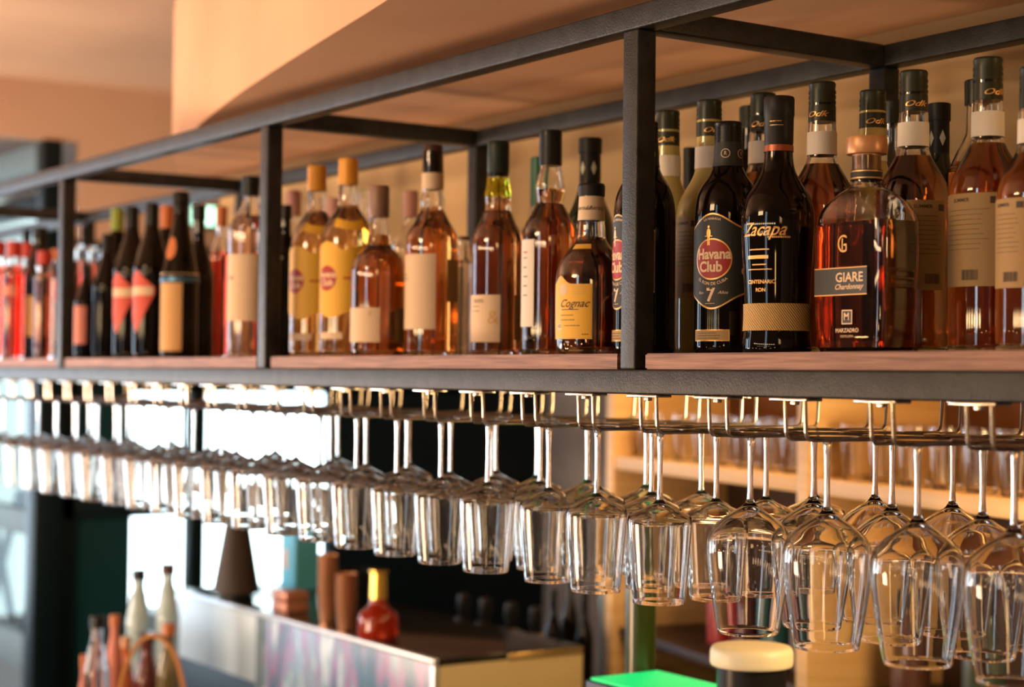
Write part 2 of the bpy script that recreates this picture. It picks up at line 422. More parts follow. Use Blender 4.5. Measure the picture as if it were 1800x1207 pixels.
bmesh.ops.triangulate(bm, faces=[f for f in bm.faces if len(f.verts) > 4])
sof = link('ceiling_soffit', fin(bm, 'ceiling_soffit', plaster, ang=30), plaster); tag(sof, kind='structure')
# glazed partition running along x (Y=1.0) and the window wall across it (X=-7.0)
YP, XP = 1.0, -7.0
def framepart(name, x0, x1, y0, y1, z0, z1, mat, parent=None, kind=None):
    o = boxobj(name, x0, x1, y0, y1, z0, z1, mat, parent, .006)
    if kind: tag(o, kind=kind)
    return o
wn = empty('window_1', (-8.2, YP, 0), None, None); tag(wn, kind='structure')
def wpart(root, name, x0, x1, y0, y1, z0, z1, mat):
    return boxobj(name, x0-root.location.x, x1-root.location.x, y0-root.location.y, y1-root.location.y, z0, z1, mat, root, 0 if 'pane' in name else .004)
wpart(wn, 'frame_post', -7.04, -6.96, YP-.04, YP+.04, 1.9, 2.66, framem); wpart(wn, 'frame_post', -7.06, -6.94, YP-.06, YP+.06, 0, 1.9, framem)
wpart(wn, 'frame_rail', -9.6, -7.06, YP-.04, YP+.04, 2.54, 2.65, bluef)
wpart(wn, 'frame_rail', -9.6, -7.06, YP-.04, YP+.04, 2.36, 2.44, framem)
wpart(wn, 'frame_rail', -9.6, -7.06, YP-.04, YP+.04, 1.02, 1.12, bluef)
wpart(wn, 'frame_rail', -9.6, -7.06, YP-.04, YP+.04, .46, .60, bluef)
wpart(wn, 'frame_rail', -9.6, -7.06, YP-.04, YP+.04, 0, .10, framem)
wpart(wn, 'pane', -9.6, -7.06, YP-.005, YP+.005, .60, 1.02, pane)
wpart(wn, 'pane', -9.6, -7.06, YP-.005, YP+.005, 1.12, 2.36, pane)
trel = pr('pale_trellis', (.72, .82, .80), .6)
bm = bmesh.new()
for k in range(2):
    for sgn in (1, -1):
        bx(bm, -.42, .42, -.01, .01, -.025, .025)
        vs = bm.verts[-8:] if False else list(bm.verts)[-8:]
        bmesh.ops.rotate(bm, cent=(0, 0, 0), matrix=Matrix.Rotation(sgn*.95, 3, 'Y'), verts=vs)
        bmesh.ops.translate(bm, vec=(-7.42-k*.5, 1.12, .82), verts=vs)
o = link('garden_trellis', fin(bm, 'garden_trellis', trel, smooth=False), trel); tag(o, 'pale crossed lattice outside the lower pane of the glazed partition', 'trellis')
ww = empty('window_2', (XP, 2.2, 0), None, None); tag(ww, kind='structure')
def W(name, y0, y1, z0, z1, mat, d=.04): return wpart(ww, name, XP-d, XP+d, y0, y1, z0, z1, mat)
teald = pr('dark_teal_panel', (.008, .05, .06), .25)
W('frame_post', 1.06, 1.12, 0, 1.9, framem); W('frame_post', 1.63, 1.70, 0, 2.25, framem); W('frame_post', 2.31, 3.5, 0, 2.25, framem)
W('frame_rail', 1.06, 3.5, 1.09, 1.20, framem); W('frame_rail', 1.06, 3.5, 1.62, 1.70, framem)
W('frame_rail', 1.06, 3.5, 2.1, 2.25, framem); W('frame_rail', 1.06, 3.5, 0, .12, framem)
W('dark_panel', 1.12, 1.37, .12, 1.09, teald, .02); W('dark_panel', 1.12, 1.37, 1.2, 1.62, teald, .02)
W('dark_panel', 1.12, 2.31, 1.70, 2.1, teald, .02)
W('pane', 1.37, 1.63, .12, 1.09, pane, .004); W('pane', 1.70, 2.31, .12, 1.09, pane, .004)
W('pane', 1.37, 2.31, 1.20, 1.62, pane, .004)
W('wall_panel', 1.12, 3.5, 2.25, 2.66, ceilm, .03); W('wall_panel', -3.2, 3.5, 2.66, 2.9, ceilm, .03)

# ------------------------------------------------------------------ steel shelf frame
fr = empty('bottle_rack', (-2.3, .23, 1.68), 'long black powder-coated steel frame of square tube hung over the bar, holding the bottles', 'shelf frame')
def fp(name, x0, x1, y0, y1, z0, z1): 
    l = fr.location; return boxobj(name, x0-l.x, x1-l.x, y0-l.y, y1-l.y, z0-l.z, z1-l.z, steel, fr, .003)
T = .032; PX = [-1.8022+1.0957-1.0957*i for i in range(6)]; DEP = .453
XL, XR = PX[-1]-.3, PX[0]+.6
for z in (1.68, 2.157):
    fp('front_rail', XL, XR, 0, T, z, z+T); fp('rear_rail', XL, XR, DEP, DEP+T, z, z+T)
for x in PX:
    for y in (0, DEP): fp('post', x, x+T, y+(.0006 if y == 0 else 0), y+T, 1.68+T, 2.157)
    for z in (1.68, 2.157): fp('cross_bar', x, x+T, T, DEP, z, z+T)
nm = ['under the nearest bottles at the right edge', 'of the right bay under the rum and syrup bottles', 'of the middle bay under the yellow labelled rums and whiskies', 'of the left bay under the dark wine-shaped bottles', 'of the far left bay under the red capped bottles', 'at the far left end beyond the red capped bottles']
for i in range(5):
    x0 = PX[i+1]+T+.010; x1 = PX[i]-.002
    bm = bmesh.new(); bx(bm, x0, x1, .004, DEP+T-.002, 1.7125, SHELF)
    es = [e for e in bm.edges if abs((e.verts[0].co-e.verts[1].co).z) > .01]
    bmesh.ops.bevel(bm, geom=es, offset=.008, segments=4, affect='EDGES')
    bmesh.ops.bevel(bm, geom=[e for e in bm.edges if abs((e.verts[0].co-e.verts[1].co).z) < .0001 and len(e.link_faces) == 2 and e.calc_face_angle(0) > 1], offset=.0015, segments=2, affect='EDGES')
    o = link('shelf_board', fin(bm, 'shelf_board', wood), wood); tag(o, 'reddish plywood shelf board '+nm[i+1 if i else 1] if i else 'reddish plywood shelf board '+nm[1], 'shelf board', 'plywood boards of the bottle shelf')
# ------------------------------------------------------------------ glass rails
RX = [-1.2030-.1363*k for k in range(-1, 26)]       # index 0 is just beyond the right edge of the frame
ords = ['rightmost', 'second', 'third', 'fourth', 'fifth', 'sixth', 'seventh', 'eighth', 'ninth', 'tenth', 'eleventh', 'twelfth', 'thirteenth', 'fourteenth', 'fifteenth', 'sixteenth', 'seventeenth', 'eighteenth', 'nineteenth', 'twentieth', 'twenty-first', 'twenty-second', 'twenty-third', 'twenty-fourth', 'twenty-fifth', 'twenty-sixth']
G = .0165; WZ = 1.6315; WR = .0024
def wiremesh(sg):
    bm = bmesh.new(); pts = [(sg*G, 0, .0450), (sg*G, .002, .010), (sg*G, .0035, .0045), (sg*G, .007, .001), (sg*G, .012, 0)]
    pts += [(sg*G, y, 0) for y in (.1, .2, .3, .40)]
    pts += [(sg*G, .408, .001), (sg*G, .412, .0045), (sg*G, .414, .010), (sg*G, .416, .0450)]
    tube(bm, pts, WR, 10); return fin(bm, 'wire', chrome)
wires = (wiremesh(1), wiremesh(-1))
bm = bmesh.new(); bx(bm, -.031, .031, -.012, .014, .0450, .0483, .001); bx(bm, -.004, .004, -.004, .004, .0405, .0450, .001); platem = fin(bm, 'mounting_plate', chrome)
rail0 = None; RAILS = []
for k, x in enumerate(RX[1:]):
    if k == 0: lab = 'rightmost chrome glass hanging rail, under the right end of the black shelf'
    else: lab = f'chrome glass hanging rail, {ords[k]} bracket from the right under the black shelf'
    r = empty('glass_rail', (x, .006, WZ), lab, 'glass rail', 'chrome wire rails the stemware hangs from')
    for wm in wires: link('wire', wm, chrome, r)
    link('mounting_plate', platem, chrome, r); p = link('mounting_plate', platem, chrome, r); p.location = (0, .414, 0)
    RAILS.append(r)
# ------------------------------------------------------------------ stemware
def stemparts(kind):
    th = .0012
    if kind == 'small':   # z measured downward from the foot underside (foot rests on wires)
        stem_end = .092; outer = [(.0042, .092), (.010, .0975), (.022, .1040), (.034, .1090), (.0402, .1135), (.0424, .1195), (.0422, .127), (.0404, .153), (.0372, .193), (.0340, .2255)]
        inner = [(.0327, .2255), (.0354, .193), (.0386, .153), (.0403, .128), (.0403, .1215), (.0382, .1163), (.032, .1122), (.020, .1078), (.008, .1025), (0, .0995)]
        foot = .0305
    else:
        stem_end = .083; outer = [(.0042, .083), (.0080, .0895), (.0150, .0950), (.0285, .1035), (.0425, .1150), (.0500, .1270), (.0524, .1400), (.0518, .156), (.0485, .185), (.0430, .219), (.0376, .2475)]
        inner = [(.0363, .2475), (.0414, .219), (.0469, .185), (.0501, .156), (.0507, .1405), (.0483, .1290), (.0410, .1180), (.0275, .1070), (.0140, .0990), (.005, .0950), (0, .0935)]
        foot = .037
    so = smoothp([(a, -b) for a, b in outer], 4); si = smoothp([(a, -b) for a, b in inner], 4)
    rim = [(so[-1][0]-.0002, so[-1][1]-.0005), (si[0][0]+.0002, si[0][1]-.0005)]
    bowl = lathe(so+rim+si, 56, 'bowl', stemware, ang=60)
    a, b = outer[0]
    st = [(.0070, .0050), (.0050, .009), (.0040, .018), (.0034, .04), (.0033, .065), (.0036, stem_end-.008), (a, b)]
    stem = lathe(smoothp([(p, -q) for p, q in st], 4), 24, 'stem', stemware, ang=60)
    ft = [(0, .0004), (foot*.6, .0003), (foot*.95, 0), (foot, -.0006), (foot*.97, -.0013), (foot*.6, -.0018), (.016, -.0026), (.0105, -.0036), (.0070, -.0050)]
    footm = lathe(ft, 48, 'foot', stemware, ang=60)
    return bowl, stem, footm
SP = {k: stemparts(k) for k in ('small', 'large')}
FOOTZ = WZ+WR+.0016
def wineglass(k, Y, kind, depth, x=None):
    d = ['front glass', 'second glass from the front', 'third glass from the front', 'fourth glass from the front'][depth]
    what = 'large conical shouldered' if kind == 'large' else 'flat shouldered'
    rn = 'rightmost rail' if k == 0 else f'{ords[k]} rail from right'
    g = empty('wine_glass', (x if x is not None else RX[k+1], Y, FOOTZ), f'{what} wine glass, {d} on {rn}', 'wine glass', 'upside-down stemware hanging from the chrome rails')
    g.rotation_euler = (random.uniform(-.008, .008), random.uniform(-.012, .012), random.uniform(0, 6))
    b, s, f = SP[kind]
    link('bowl', b, stemware, g); link('stem', s, stemware, g); link('foot', f, stemware, g)
rows = {0: [.062, .165, .27], 1: [.063, .165, .27], 2: [.058, .167, .271], 3: [.061, .162, .278], 4: [0.0, .086, .201, .30], 5: [.003, .083, .18], 6: [.042, .126, .22],
        7: [.006, .086, .172], 8: [.011, .114, .202], 9: [.014, .131, .22], 10: [.019, .128], 11: [.022, .108, .2]}
for k in range(12, 25): rows[k] = [.02+random.uniform(-.01, .012), .115+random.uniform(-.012, .012)] + ([.21] if k % 2 else [])
for k, ys in rows.items():
    prev = -1
    for i, y in enumerate(ys):
        yy = max(y, .034 if k > 3 else .05, prev+(.0885 if k > 3 else .1065)); prev = yy
        wineglass(k, yy, 'large' if k <= 3 else 'small', i, RX[k+1]-(.009 if i == 0 and yy > y else 0))
# ------------------------------------------------------------------ bottles
def printlines(B, parent, mat, ac, y0, y1, wpx, n, h=1.1, off=.0009, rag=True, al='c'):
    """rows of fine print too small to read, as thin printed strokes"""
    rl = []
    for i in range(n):
        v = B.z(y0+(y1-y0)*i/max(1, n-1))-B.z((y0+y1)/2); u = -wpx/2; end = wpx/2*(random.uniform(.6, 1) if rag else 1)
        while u < end:
            d = random.uniform(1.5, 5); rl.append((u/B.S, min(u+d, end)/B.S, v-h/2/B.S, v+h/2/B.S)); u += d+.9
    return B.art.rects('fine_print', mat, parent, ac, B.z((y0+y1)/2), rl, off)
def barcode(B, parent, mat, ac, y, wpx, hpx, off=.0009):
    rl = []; u = -wpx/2
    while u < wpx/2:
        d = random.choice((.5, .8, 1.3)); rl.append((u/B.S, (u+d)/B.S, -hpx/2/B.S, hpx/2/B.S)); u += d+random.choice((.5, .8, 1.1))
    return B.art.rects('barcode', mat, parent, ac, B.z(y), rl, off)
def ray_panel(t): return t

# --- dark seven year rum bottles (two, one half hidden by the post)
def dark_rum(c, Y, k, lab, lc):
    hw = lambda v: v*k
    B = Bottle('rum_bottle', lab, 'bottle', 'dark rums with a round red emblem', c, Y, 622,
               [(50*k, 622, 1), (56*k, 617), (58*k, 606), (58*k, 560), (58*k, 480), (58*k, 400), (57.5*k, 370), (54*k, 345), (46*k, 325), (34*k, 308), (27*k, 293), (25*k, 280), (24*k, 262), (23*k, 245), (23*k, 222, 1)], darkb)
    B.cap('screw_cap', blackcap, [(24.5*k, 250), (24.5*k, 216), (23*k, 213)], ribs=(247, 220, 5, 24.5*k))
    B.band('neck_band', blackl, 250, 292, .0008)
    A = B.art
    for da in (-12, 58, 130): 
        for j in (1,):
            bm_ = A.disc('neck_emblem', creamp, B.root, lc+da+28, B.z(270), 8/B.S, 8/B.S, .0010); A.disc('emblem_field', blackl, bm_, lc+da+28, B.z(270), 6.8/B.S, 6.8/B.S, .0012)
            A.text('emblem_letter', creamp, bm_, 'R', .0075, lc+da+28, B.z(270), .0014, sx=.8)
    # label with swelling top and bottom
    def top(t): q = (t-.42)/.58; return 380+30*(1-math.exp(-(q*1.9)**2)) 
    def bot(t): q = (t-.42)/.58; return 541-30*(1-math.exp(-(q*1.9)**2))
    a0, a1 = lc-56, lc+78
    lg = A.patch('label', goldp, B.root, a0-1, a1+1, lambda t: B.z(top(t)-3), lambda t: B.z(bot(t)+3), .0005, n=44)
    lb = A.patch('label_field', blackl, lg, a0, a1, lambda t: B.z(top(t)), lambda t: B.z(bot(t)), .0008, n=44)
    zc = B.z(457); q = 1/B.S
    A.disc('emblem_ring', goldp, lg, lc, zc, 36*q, 36*q, .0010); A.disc('red_emblem', redp, lg, lc, zc, 33.5*q, 33.5*q, .0012)
    A.text('lettering', creamp, lg, 'Havana', 25*q, lc+2, zc+8*q, .0016, bold=.035, sx=.86)
    A.text('lettering', creamp, lg, 'Club', 25*q, lc-3, zc-14*q, .0016, bold=.035, sx=.92)
    A.text('numeral', creamp, lg, '7', 32*q, lc-2, B.z(520), .0012, bold=.03)
    A.text('fine_print', creamp, lg, 'EL RON DE CUBA', 7.5*q, lc+1, zc, .0012, arc=-(45*q), bold=.01) if False else None
    arctext(B, lg, creamp, 'EL RON DE CUBA', 7.5, lc, 457, 43, False); arctext(B, lg, creamp, 'LA HABANA', 6, lc, 442, 55, True)
    A.text('fine_print', creamp, lg, 'Ron', 7*q, lc-22, B.z(515), .0012, shear=.4); A.text('fine_print', creamp, lg, 'Años', 8*q, lc+20, B.z(515), .0012, shear=.4)
    printlines(B, lg, creamp, lc-2, 534, 534, 20, 1, .8, .0012)
    A.disc('medallion', goldp, lg, lc+58, B.z(478), 7*q, 7*q, .0011)
    # small gold figure above the red emblem
    fg = A.disc('figure_emblem', goldp, lg, lc-6, B.z(412), 4*q, 8*q, .0015)
    A.disc('figure_head', goldp, fg, lc-6, B.z(401), 2*q, 2.4*q, .0015); A.rects('figure_legs', goldp, fg, lc-6, B.z(424), [(-2.4*q, -.6*q, -9*q, 6*q), (.6*q, 2.4*q, -9*q, 6*q), (-7*q, 7*q, 6*q, 7.6*q)], .0015)
    s1 = A.patch('lower_label', goldp, B.root, lc-40, lc+32, B.z(579), B.z(599), .0006)
    A.patch('lower_label_field', backp, s1, lc-38, lc+30, B.z(580.5), B.z(597.5), .0008); printlines(B, s1, darkp, lc-6, 585, 594, 46, 3, 1.2, .0010)
    return B
def arctext(B, parent, mat, txt, px, lc, yc, rpx, top):
    vs, fs = textmesh(txt, px/B.S, 0, .01); bm = bmesh.new(); bv = []; R = rpx/B.S
    for x, y in vs:
        a = x/R
        X, Yv = ((R+y)*math.sin(a), (R+y)*math.cos(a)) if top else ((R-y)*math.sin(a), -(R-y)*math.cos(a))
        bv.append(bm.verts.new(B.art.w(lc, X, B.z(yc)+Yv, .0013)))
    for f in fs:
        try: bm.faces.new([bv[i] for i in f])
        except ValueError: pass
    return link('arched_lettering', fin(bm, 'arched_lettering', mat, recalc=False, smooth=False), mat, parent)
dark_rum(1277, .13, 1.0, 'black rum bottle with full round red emblem and gold 7, right of the post', -27)
dark_rum(1131, .10, .94, 'black rum bottle half hidden behind the steel post, only part of its red emblem showing', -60)

# --- tall black bottle with straw band
B = Bottle('rum_bottle', 'tall black rum bottle with gold script and a woven straw band round its waist', 'bottle', 'bottles of the right bay', 1366, .07, 621,
           [(55, 621, 1), (60, 616), (60, 600), (58, 580), (57, 555), (57.5, 525), (60, 480), (62.5, 440), (64, 400), (62.5, 372), (56, 347), (43, 325), (32, 306), (27, 290), (25, 272), (24, 250), (24, 200, 1)], darkb)
B.cap('stopper_cap', mattblack, [(24.5, 256), (25.5, 250), (26, 205), (27, 203), (27, 174), (25.5, 170)])
B.band('neck_ring', pr('copper_red_ring', (.35, .09, .04), .35, .5), 256, 267, .0012)
st_ = B.band('straw_band', straw, 535, 582, .0018)
A = B.art; q = 1/B.S
A.text('script_lettering', goldp, B.root, 'Zacapa', 33*q, -27, B.z(408), .0008, shear=.5, bold=.008, sx=.9)
printlines(B, B.root, goldp, 2, 421, 421, 40, 1, 3, .0008)
A.text('lettering', goldp, B.root, 'CENTENARIO', 9*q, -30, B.z(498), .0008, bold=.02)
A.text('lettering', goldp, B.root, 'RON', 9*q, -30, B.z(512), .0008, bold=.02)
A.rects('gold_ornament', goldp, B.root, -32, B.z(455), [(-20*q, 20*q, 12*q, 14*q), (-24*q, 18*q, -3*q, 3*q), (-14*q, 14*q, -14*q, -12*q), (-24*q, 24*q, -22*q, -20.5*q)], .0008)
printlines(B, B.root, goldp, -10, 215, 222, 22, 2, 1.2, .0016)

# --- syrup bottles with olive black ribbed caps
def syrup(c, Y, top, k, liq, lab, lc=None, back=None, lv=258, sn=None, behind=False):
    y = lambda v: 622-(622-v)*(622-top)/522.0
    s_ = (622-top)/522.0
    B = Bottle('syrup_bottle', lab, 'bottle', 'syrup bottles with ribbed olive black caps', c, Y, 622,
               [(57*s_, 622, 1), (63*s_, 619), (65.5*s_, 610), (66*s_, 560), (66*s_, 450), (66*s_, y(350)), (64.5*s_, y(328)), (59*s_, y(306)), (47*s_, y(283)), (35*s_, y(262)), (29.5*s_, y(248)), (28*s_, y(238)), (27.5*s_, y(200)), (26*s_, y(170)), (25*s_, y(140), 1)],
               cloudy if liq == 'cloudy' else bclear, None if liq == 'cloudy' else liq, y(lv))
    B.cap('screw_cap', olivecap, [(26.3*s_, y(176)), (26.3*s_, y(150)), (25.8*s_, y(104)), (24*s_, y(100))], ribs=(y(150), y(112), 4, 26*s_))
    A = B.art; q = s_/B.S
    A.text('script_lettering', goldp, B.root.children[-1], 'Odk', 15*q, (sn if sn is not None else 10), B.z(y(163)), .0012 if False else .0004+ (26.3*s_/B.S-B.rad(B.z(y(163)))), shear=.45, bold=.02, sx=1.5)
    nl = A.patch('neck_label', paperw, B.root, -180, 180, B.z(y(196)), B.z(y(240)), .0006, n=40)
    if back:
        a0, a1 = back
        lb = A.patch('back_label', backp, B.root, a0, a1, B.z(y(343)), B.z(y(505)), .0006, n=24)
        m_ = (a0+a1)/2; printlines(B, lb, darkp, m_, y(372), y(440), (a1-a0)*.85*.0174*66*s_*.85, 9, 1.0)
        barcode(B, lb, darkp, m_+8, y(485), 30*s_, 18*s_); A.text('heading', darkp, lb, 'SUMMER', 9*q, m_-8, B.z(y(355)), .0009, bold=.02)
        A.patch('dark_print_box', darkp, lb, a1-16, a1-4, B.z(y(350)), B.z(y(362)), .0009)
    return B
syrup(1734, .215, 100, 1, 'damber', 'amber syrup bottle with a large tan back label, nearest the right edge of the shelf', back=(-88, 20), sn=25, lv=252)
syrup(1815, .17, 118, 1, 'damber', 'amber syrup bottle cut off by the right edge of the picture', back=(-80, -10))
B11 = syrup(1603, .225, 122, 1, 'cognac', 'dark amber syrup bottle standing behind the square grappa decanter to its right', back=(-10, 58), sn=5)
syrup(1442, .20, 142, 1, 'cognac', 'dark amber syrup bottle between the straw banded rum and the square grappa decanter', sn=-28)
syrup(1531, .30, 154, 1, 'cloudy', 'syrup bottle whose ribbed cap rises right behind the stopper of the square decanter', sn=10)
syrup(1338, .315, 158, 1, 'damber', 'amber syrup bottle behind the black straw banded bottle, cap showing beside its cap', sn=-20)
syrup(1243, .215, 172, 1, 'cloudy', 'cloudy pale citrus syrup bottle behind the rum with the full red emblem', back=(-72, -15), sn=15)
syrup(1170, .235, 190, 1, 'cloudy', 'cloudy pale citrus syrup bottle just right of the steel post', back=(-95, -60), sn=-15)
# --- rows behind
def simple(name, lab, c, Y, top, base, hw, glassm, capm, liq=None, lvl=.72, neck=.42, nh=.2, capf=.09, grp=None, cap='screw_cap', shoulder=.12, cat='bottle'):
    H = base-top; n = hw*neck
    sil = [(hw*.86, base, 1), (hw*.96, base-H*.008), (hw, base-H*.03), (hw, base-H*.3), (hw, base-H*(1-nh-shoulder-.04)), (hw*.96, base-H*(1-nh-shoulder)), (hw*.75, base-H*(1-nh-shoulder*.55)), (n*1.2, base-H*(1-nh-shoulder*.1)), (n, base-H*(1-nh+.02)), (n*.97, base-H*(1-nh*.5)), (n*.95, base-H*.985, 1)]
    B = Bottle(name, lab, cat, grp, c, Y, base, sil, glassm, liq, base-H*lvl, seg=40)
    B.cap(cap, capm, [(n*1.08, base-H*(1-capf)), (n*1.1, base-H*.995), (n*.98, base-H)])
    B.hw = hw; B.top = top
    return B
simple('liqueur_bottle', 'bottle with a plain black cap showing between the two cloudy citrus syrups', 1210, .38, 257, 628, 40, darkb, mattblack, neck=.28, nh=.24, capf=.2)
simple('syrup_bottle', 'dark capped bottle peeping out left of the caps behind the straw banded bottle', 1316, .405, 184, 628, 44, darkb, olivecap, neck=.42)
simple('syrup_bottle', 'ribbed capped bottle half hidden behind the second syrup right of the decanter stopper', 1566, .40, 176, 628, 48, bclear, olivecap, 'damber', neck=.42, lvl=.7)
simple('syrup_bottle', 'bottle almost hidden behind the nearest amber syrup, only its cap edge showing', 1716, .38, 138, 626, 50, bclear, olivecap, 'damber', neck=.42, lvl=.7)
def diamonds(B, y, acs, hpx=14, wpx=5):
    for a in acs:
        bm = bmesh.new(); vs = [B.art.w(a, u/B.S, B.z(y)+v/B.S, .0008+extra) for u, v in ((0, hpx), (-wpx, 0), (0, -hpx), (wpx, 0)) for extra in (0.0004,)]
        bm.faces.new([bm.verts.new(p) for p in vs]); link('diamond_emblem', fin(bm, 'diamond_emblem', whiteg, smooth=False), whiteg, B.root)
def dia_bottle(c, Y, top, base, hw, lab):
    H = base-top; n = hw*.43
    B = Bottle('liqueur_bottle', lab, 'bottle', 'dark bottles with diamond marks on a black neck', c, Y, base,
               [(hw*.86, base, 1), (hw*.97, base-4), (hw, base-14), (hw, base-H*.35), (hw*.99, base-H*.57), (hw*.9, base-H*.64), (hw*.68, base-H*.70), (n*1.15, base-H*.76), (n, base-H*.81), (n*.95, base-H*.90), (n*.92, base-H*.985, 1)], dgreenb)
    B.cap('cap', mattblack, [(n*1.02, base-H*.80), (n*1.0, base-H*.93), (n*1.12, base-H*.931), (n*1.12, base-H*.997), (n, base-H)])
    diamonds(B, base-H*.86, (-45, 20, 88), H*.032, H*.012); return B
dia_bottle(1648, .38, 181, 628, 42, 'black bottle with diamond marked neck, between the two right amber syrup bottles')
dia_bottle(1034, .30, 241, 628, 43, 'black bottle with diamond marks on its neck, behind the yellow labelled cognac')

# --- square grappa decanter
def decanter():
    Y = .105; P = on(1521, 621, 1, Y); loc = Vector((P.x, Y, SHELF)); S = F/proj(loc+Vector((0, 0, .1)))[2]
    root = empty('grappa_decanter', loc, 'squarish clear decanter of amber grappa with a copper gold stopper and slate label', 'bottle')
    Z = lambda y: (621-y)/S
    W2, D2 = .058, .034
    def section(a, b, rc, n=8):
        rc = min(rc, a, b); pts = []
        for cx, cy_, s0 in ((a-rc, b-rc, 0), (-a+rc, b-rc, 90), (-a+rc, -b+rc, 180), (a-rc, -b+rc, 270)):
            for i in range(n+1):
                t = math.radians(s0+90*i/n); pts.append((cx+rc*math.cos(t), cy_+rc*math.sin(t)))
        return pts
    lev = [(621, .80, .80, .013), (618, .90, .9, .014), (612, .94, .94, .014), (590, .96, .96, .013), (560, .975, .975, .012), (512, .99, .99, .012), (470, 1, 1, .012), (430, 1, 1, .012), (392, .99, .99, .013),
           (375, .955, .97, .016), (360, .88, .93, .022), (348, .76, .87, .03), (339, .60, .78, .04), (333, .46, .70, .05), (328, .36, .58, .05), (322, .31, .52, .05), (312, .292, .50, .05), (290, .292, .50, .05), (268, .30, .51, .05)]
    def loft(t, y0, y1, name, mat, topcap=True, cavity=None):
        bm = bmesh.new(); rings = []
        for (y, a, b, rc) in lev:
            if y > y0+.1 or y < y1-.1: continue
            aa, bb = W2*a-t, D2*b-t
            if a < .34: aa = bb = W2*.292-t
            elif a < .6:
                f_ = (a-.34)/.26; bb = (W2*.292)*(1-f_)+D2*b*f_-t
            pts = section(max(aa, .003), max(bb, .003), max(min(rc-t*.6, 9), .004)); rings.append([(x, yy, Z(y)) for x, yy in pts])
        return rings
    def ribs(rings):
        out = []
        for r in rings: out.append(r)
        return out
    def mk(rings_list, name, mat):
        bm = bmesh.new(); R = [[bm.verts.new(p) for p in r] for r in rings_list]
        n = len(R[0])
        for a, b in zip(R, R[1:]):
            for i in range(n): bm.faces.new((a[i], a[(i+1) % n], b[(i+1) % n], b[i]))
        bm.faces.new(R[0][::-1]); bm.faces.new(R[-1])
        return link(name, fin(bm, name, mat, ang=50), mat, root)
    outer = loft(0, 621, 268, '', None); inn = loft(.0035, 612, 268, '', None)
    inn[0] = [(x, y, Z(610)) for x, y, z in inn[0]]
    mk(outer + inn[::-1], 'bottle_glass', bclear)
    lq = [[(x*1.006, y*1.008, z) for x, y, z in r] for r in loft(.0035, 612, 392, '', None)]
    lq[0] = [(x, y, Z(610)-.0003) for x, y, z in lq[0]]
    mk(lq, 'liquid', L['red'])
    # three raised ribs on the narrow side
    bm = bmesh.new()
    for y in (478, 492, 506):
        tube(bm, [(W2*.93, -D2*.7, Z(y)), (W2*.985, -D2*.5, Z(y)), (W2*.995, 0, Z(y)), (W2*.985, D2*.5, Z(y)), (W2*.93, D2*.7, Z(y))], .0022, 8)
    link('side_ribs', fin(bm, 'side_ribs', bclear), bclear, root)
    c = lathe([(0, Z(300)), (.0155, Z(300)), (.0165, Z(282)), (.017, Z(272)), (.0235, Z(271)), (.0245, Z(268)), (.0245, Z(246)), (.0235, Z(241)), (0, Z(240))], 44, 'stopper', woodcap); link('stopper', c, woodcap, root)
    nb = lathe([(.0172, Z(317)), (.0186, Z(317)), (.0186, Z(299)), (.0172, Z(299))], 44, 'neck_band', blackl, closed=True); nbo = link('neck_band', nb, blackl, root)
    for y in (302, 314):
        g_ = lathe([(.0186, Z(y+1)), (.0190, Z(y+1)), (.0190, Z(y-1)), (.0186, Z(y-1))], 44, 'gold_ring', goldp, closed=True); link('gold_ring', g_, goldp, nbo)
    yf = -D2*1.0-.0006
    def flat(name, mat, parent, x0, x1, y0, y1, off=0):
        bm = bmesh.new(); bx(bm, x0, x1, yf-off-.0004, yf-off, Z(y1), Z(y0)); return link(name, fin(bm, name, mat, smooth=False), mat, parent)
    def ftext(name, mat, parent, txt, size, xc, y, off, shear=0, bold=0, sx=1):
        vs, fs = textmesh(txt, size, shear, bold); bm = bmesh.new(); bv = [bm.verts.new((xc+x*sx, yf-off, Z(y)+yy)) for x, yy in vs]
        for f in fs:
            try: bm.faces.new([bv[i] for i in f])
            except ValueError: pass
        return link(name, fin(bm, name, mat, recalc=False, smooth=False), mat, parent)
    lb = flat('label', slate, root, -W2*.86, W2*.62, 473, 519)
    flat('gold_edge', goldp, lb, -W2*.86, W2*.62, 471.5, 473.5, .0002); flat('gold_edge', goldp, lb, -W2*.86, W2*.62, 518.5, 520.5, .0002)
    ftext('lettering', creamp, lb, 'GIARE', .0155, .008, 490, .001, bold=.02, sx=1.05); ftext('script_lettering', creamp, lb, 'Chardonnay', .0088, .007, 506, .001, .35, .02, 1.05)
    mg = ftext('monogram', goldp, root, 'G', .030, -.004, 432, .0004, 0, -.004, .8); ftext('monogram_letter', goldp, mg, 'I', .019, -.004, 432, .0005, 0, .0, 1.1)
    fr_ = flat('square_logo', creamp, root, -.004, .013, 546, 571, .0002); flat('logo_field', slate, fr_, -.0025, .0115, 548, 569, .0004); ftext('logo_letter', creamp, fr_, 'M', .012, .0045, 558, .0013, 0, .02)
    ftext('lettering', creamp, root, 'MARZADRO', .0068, .0045, 582, .0004, 0, .02); ftext('lettering', creamp, root, 'DISTILLERIA', .004, .0045, 592, .0004, 0, .01)
decanter()

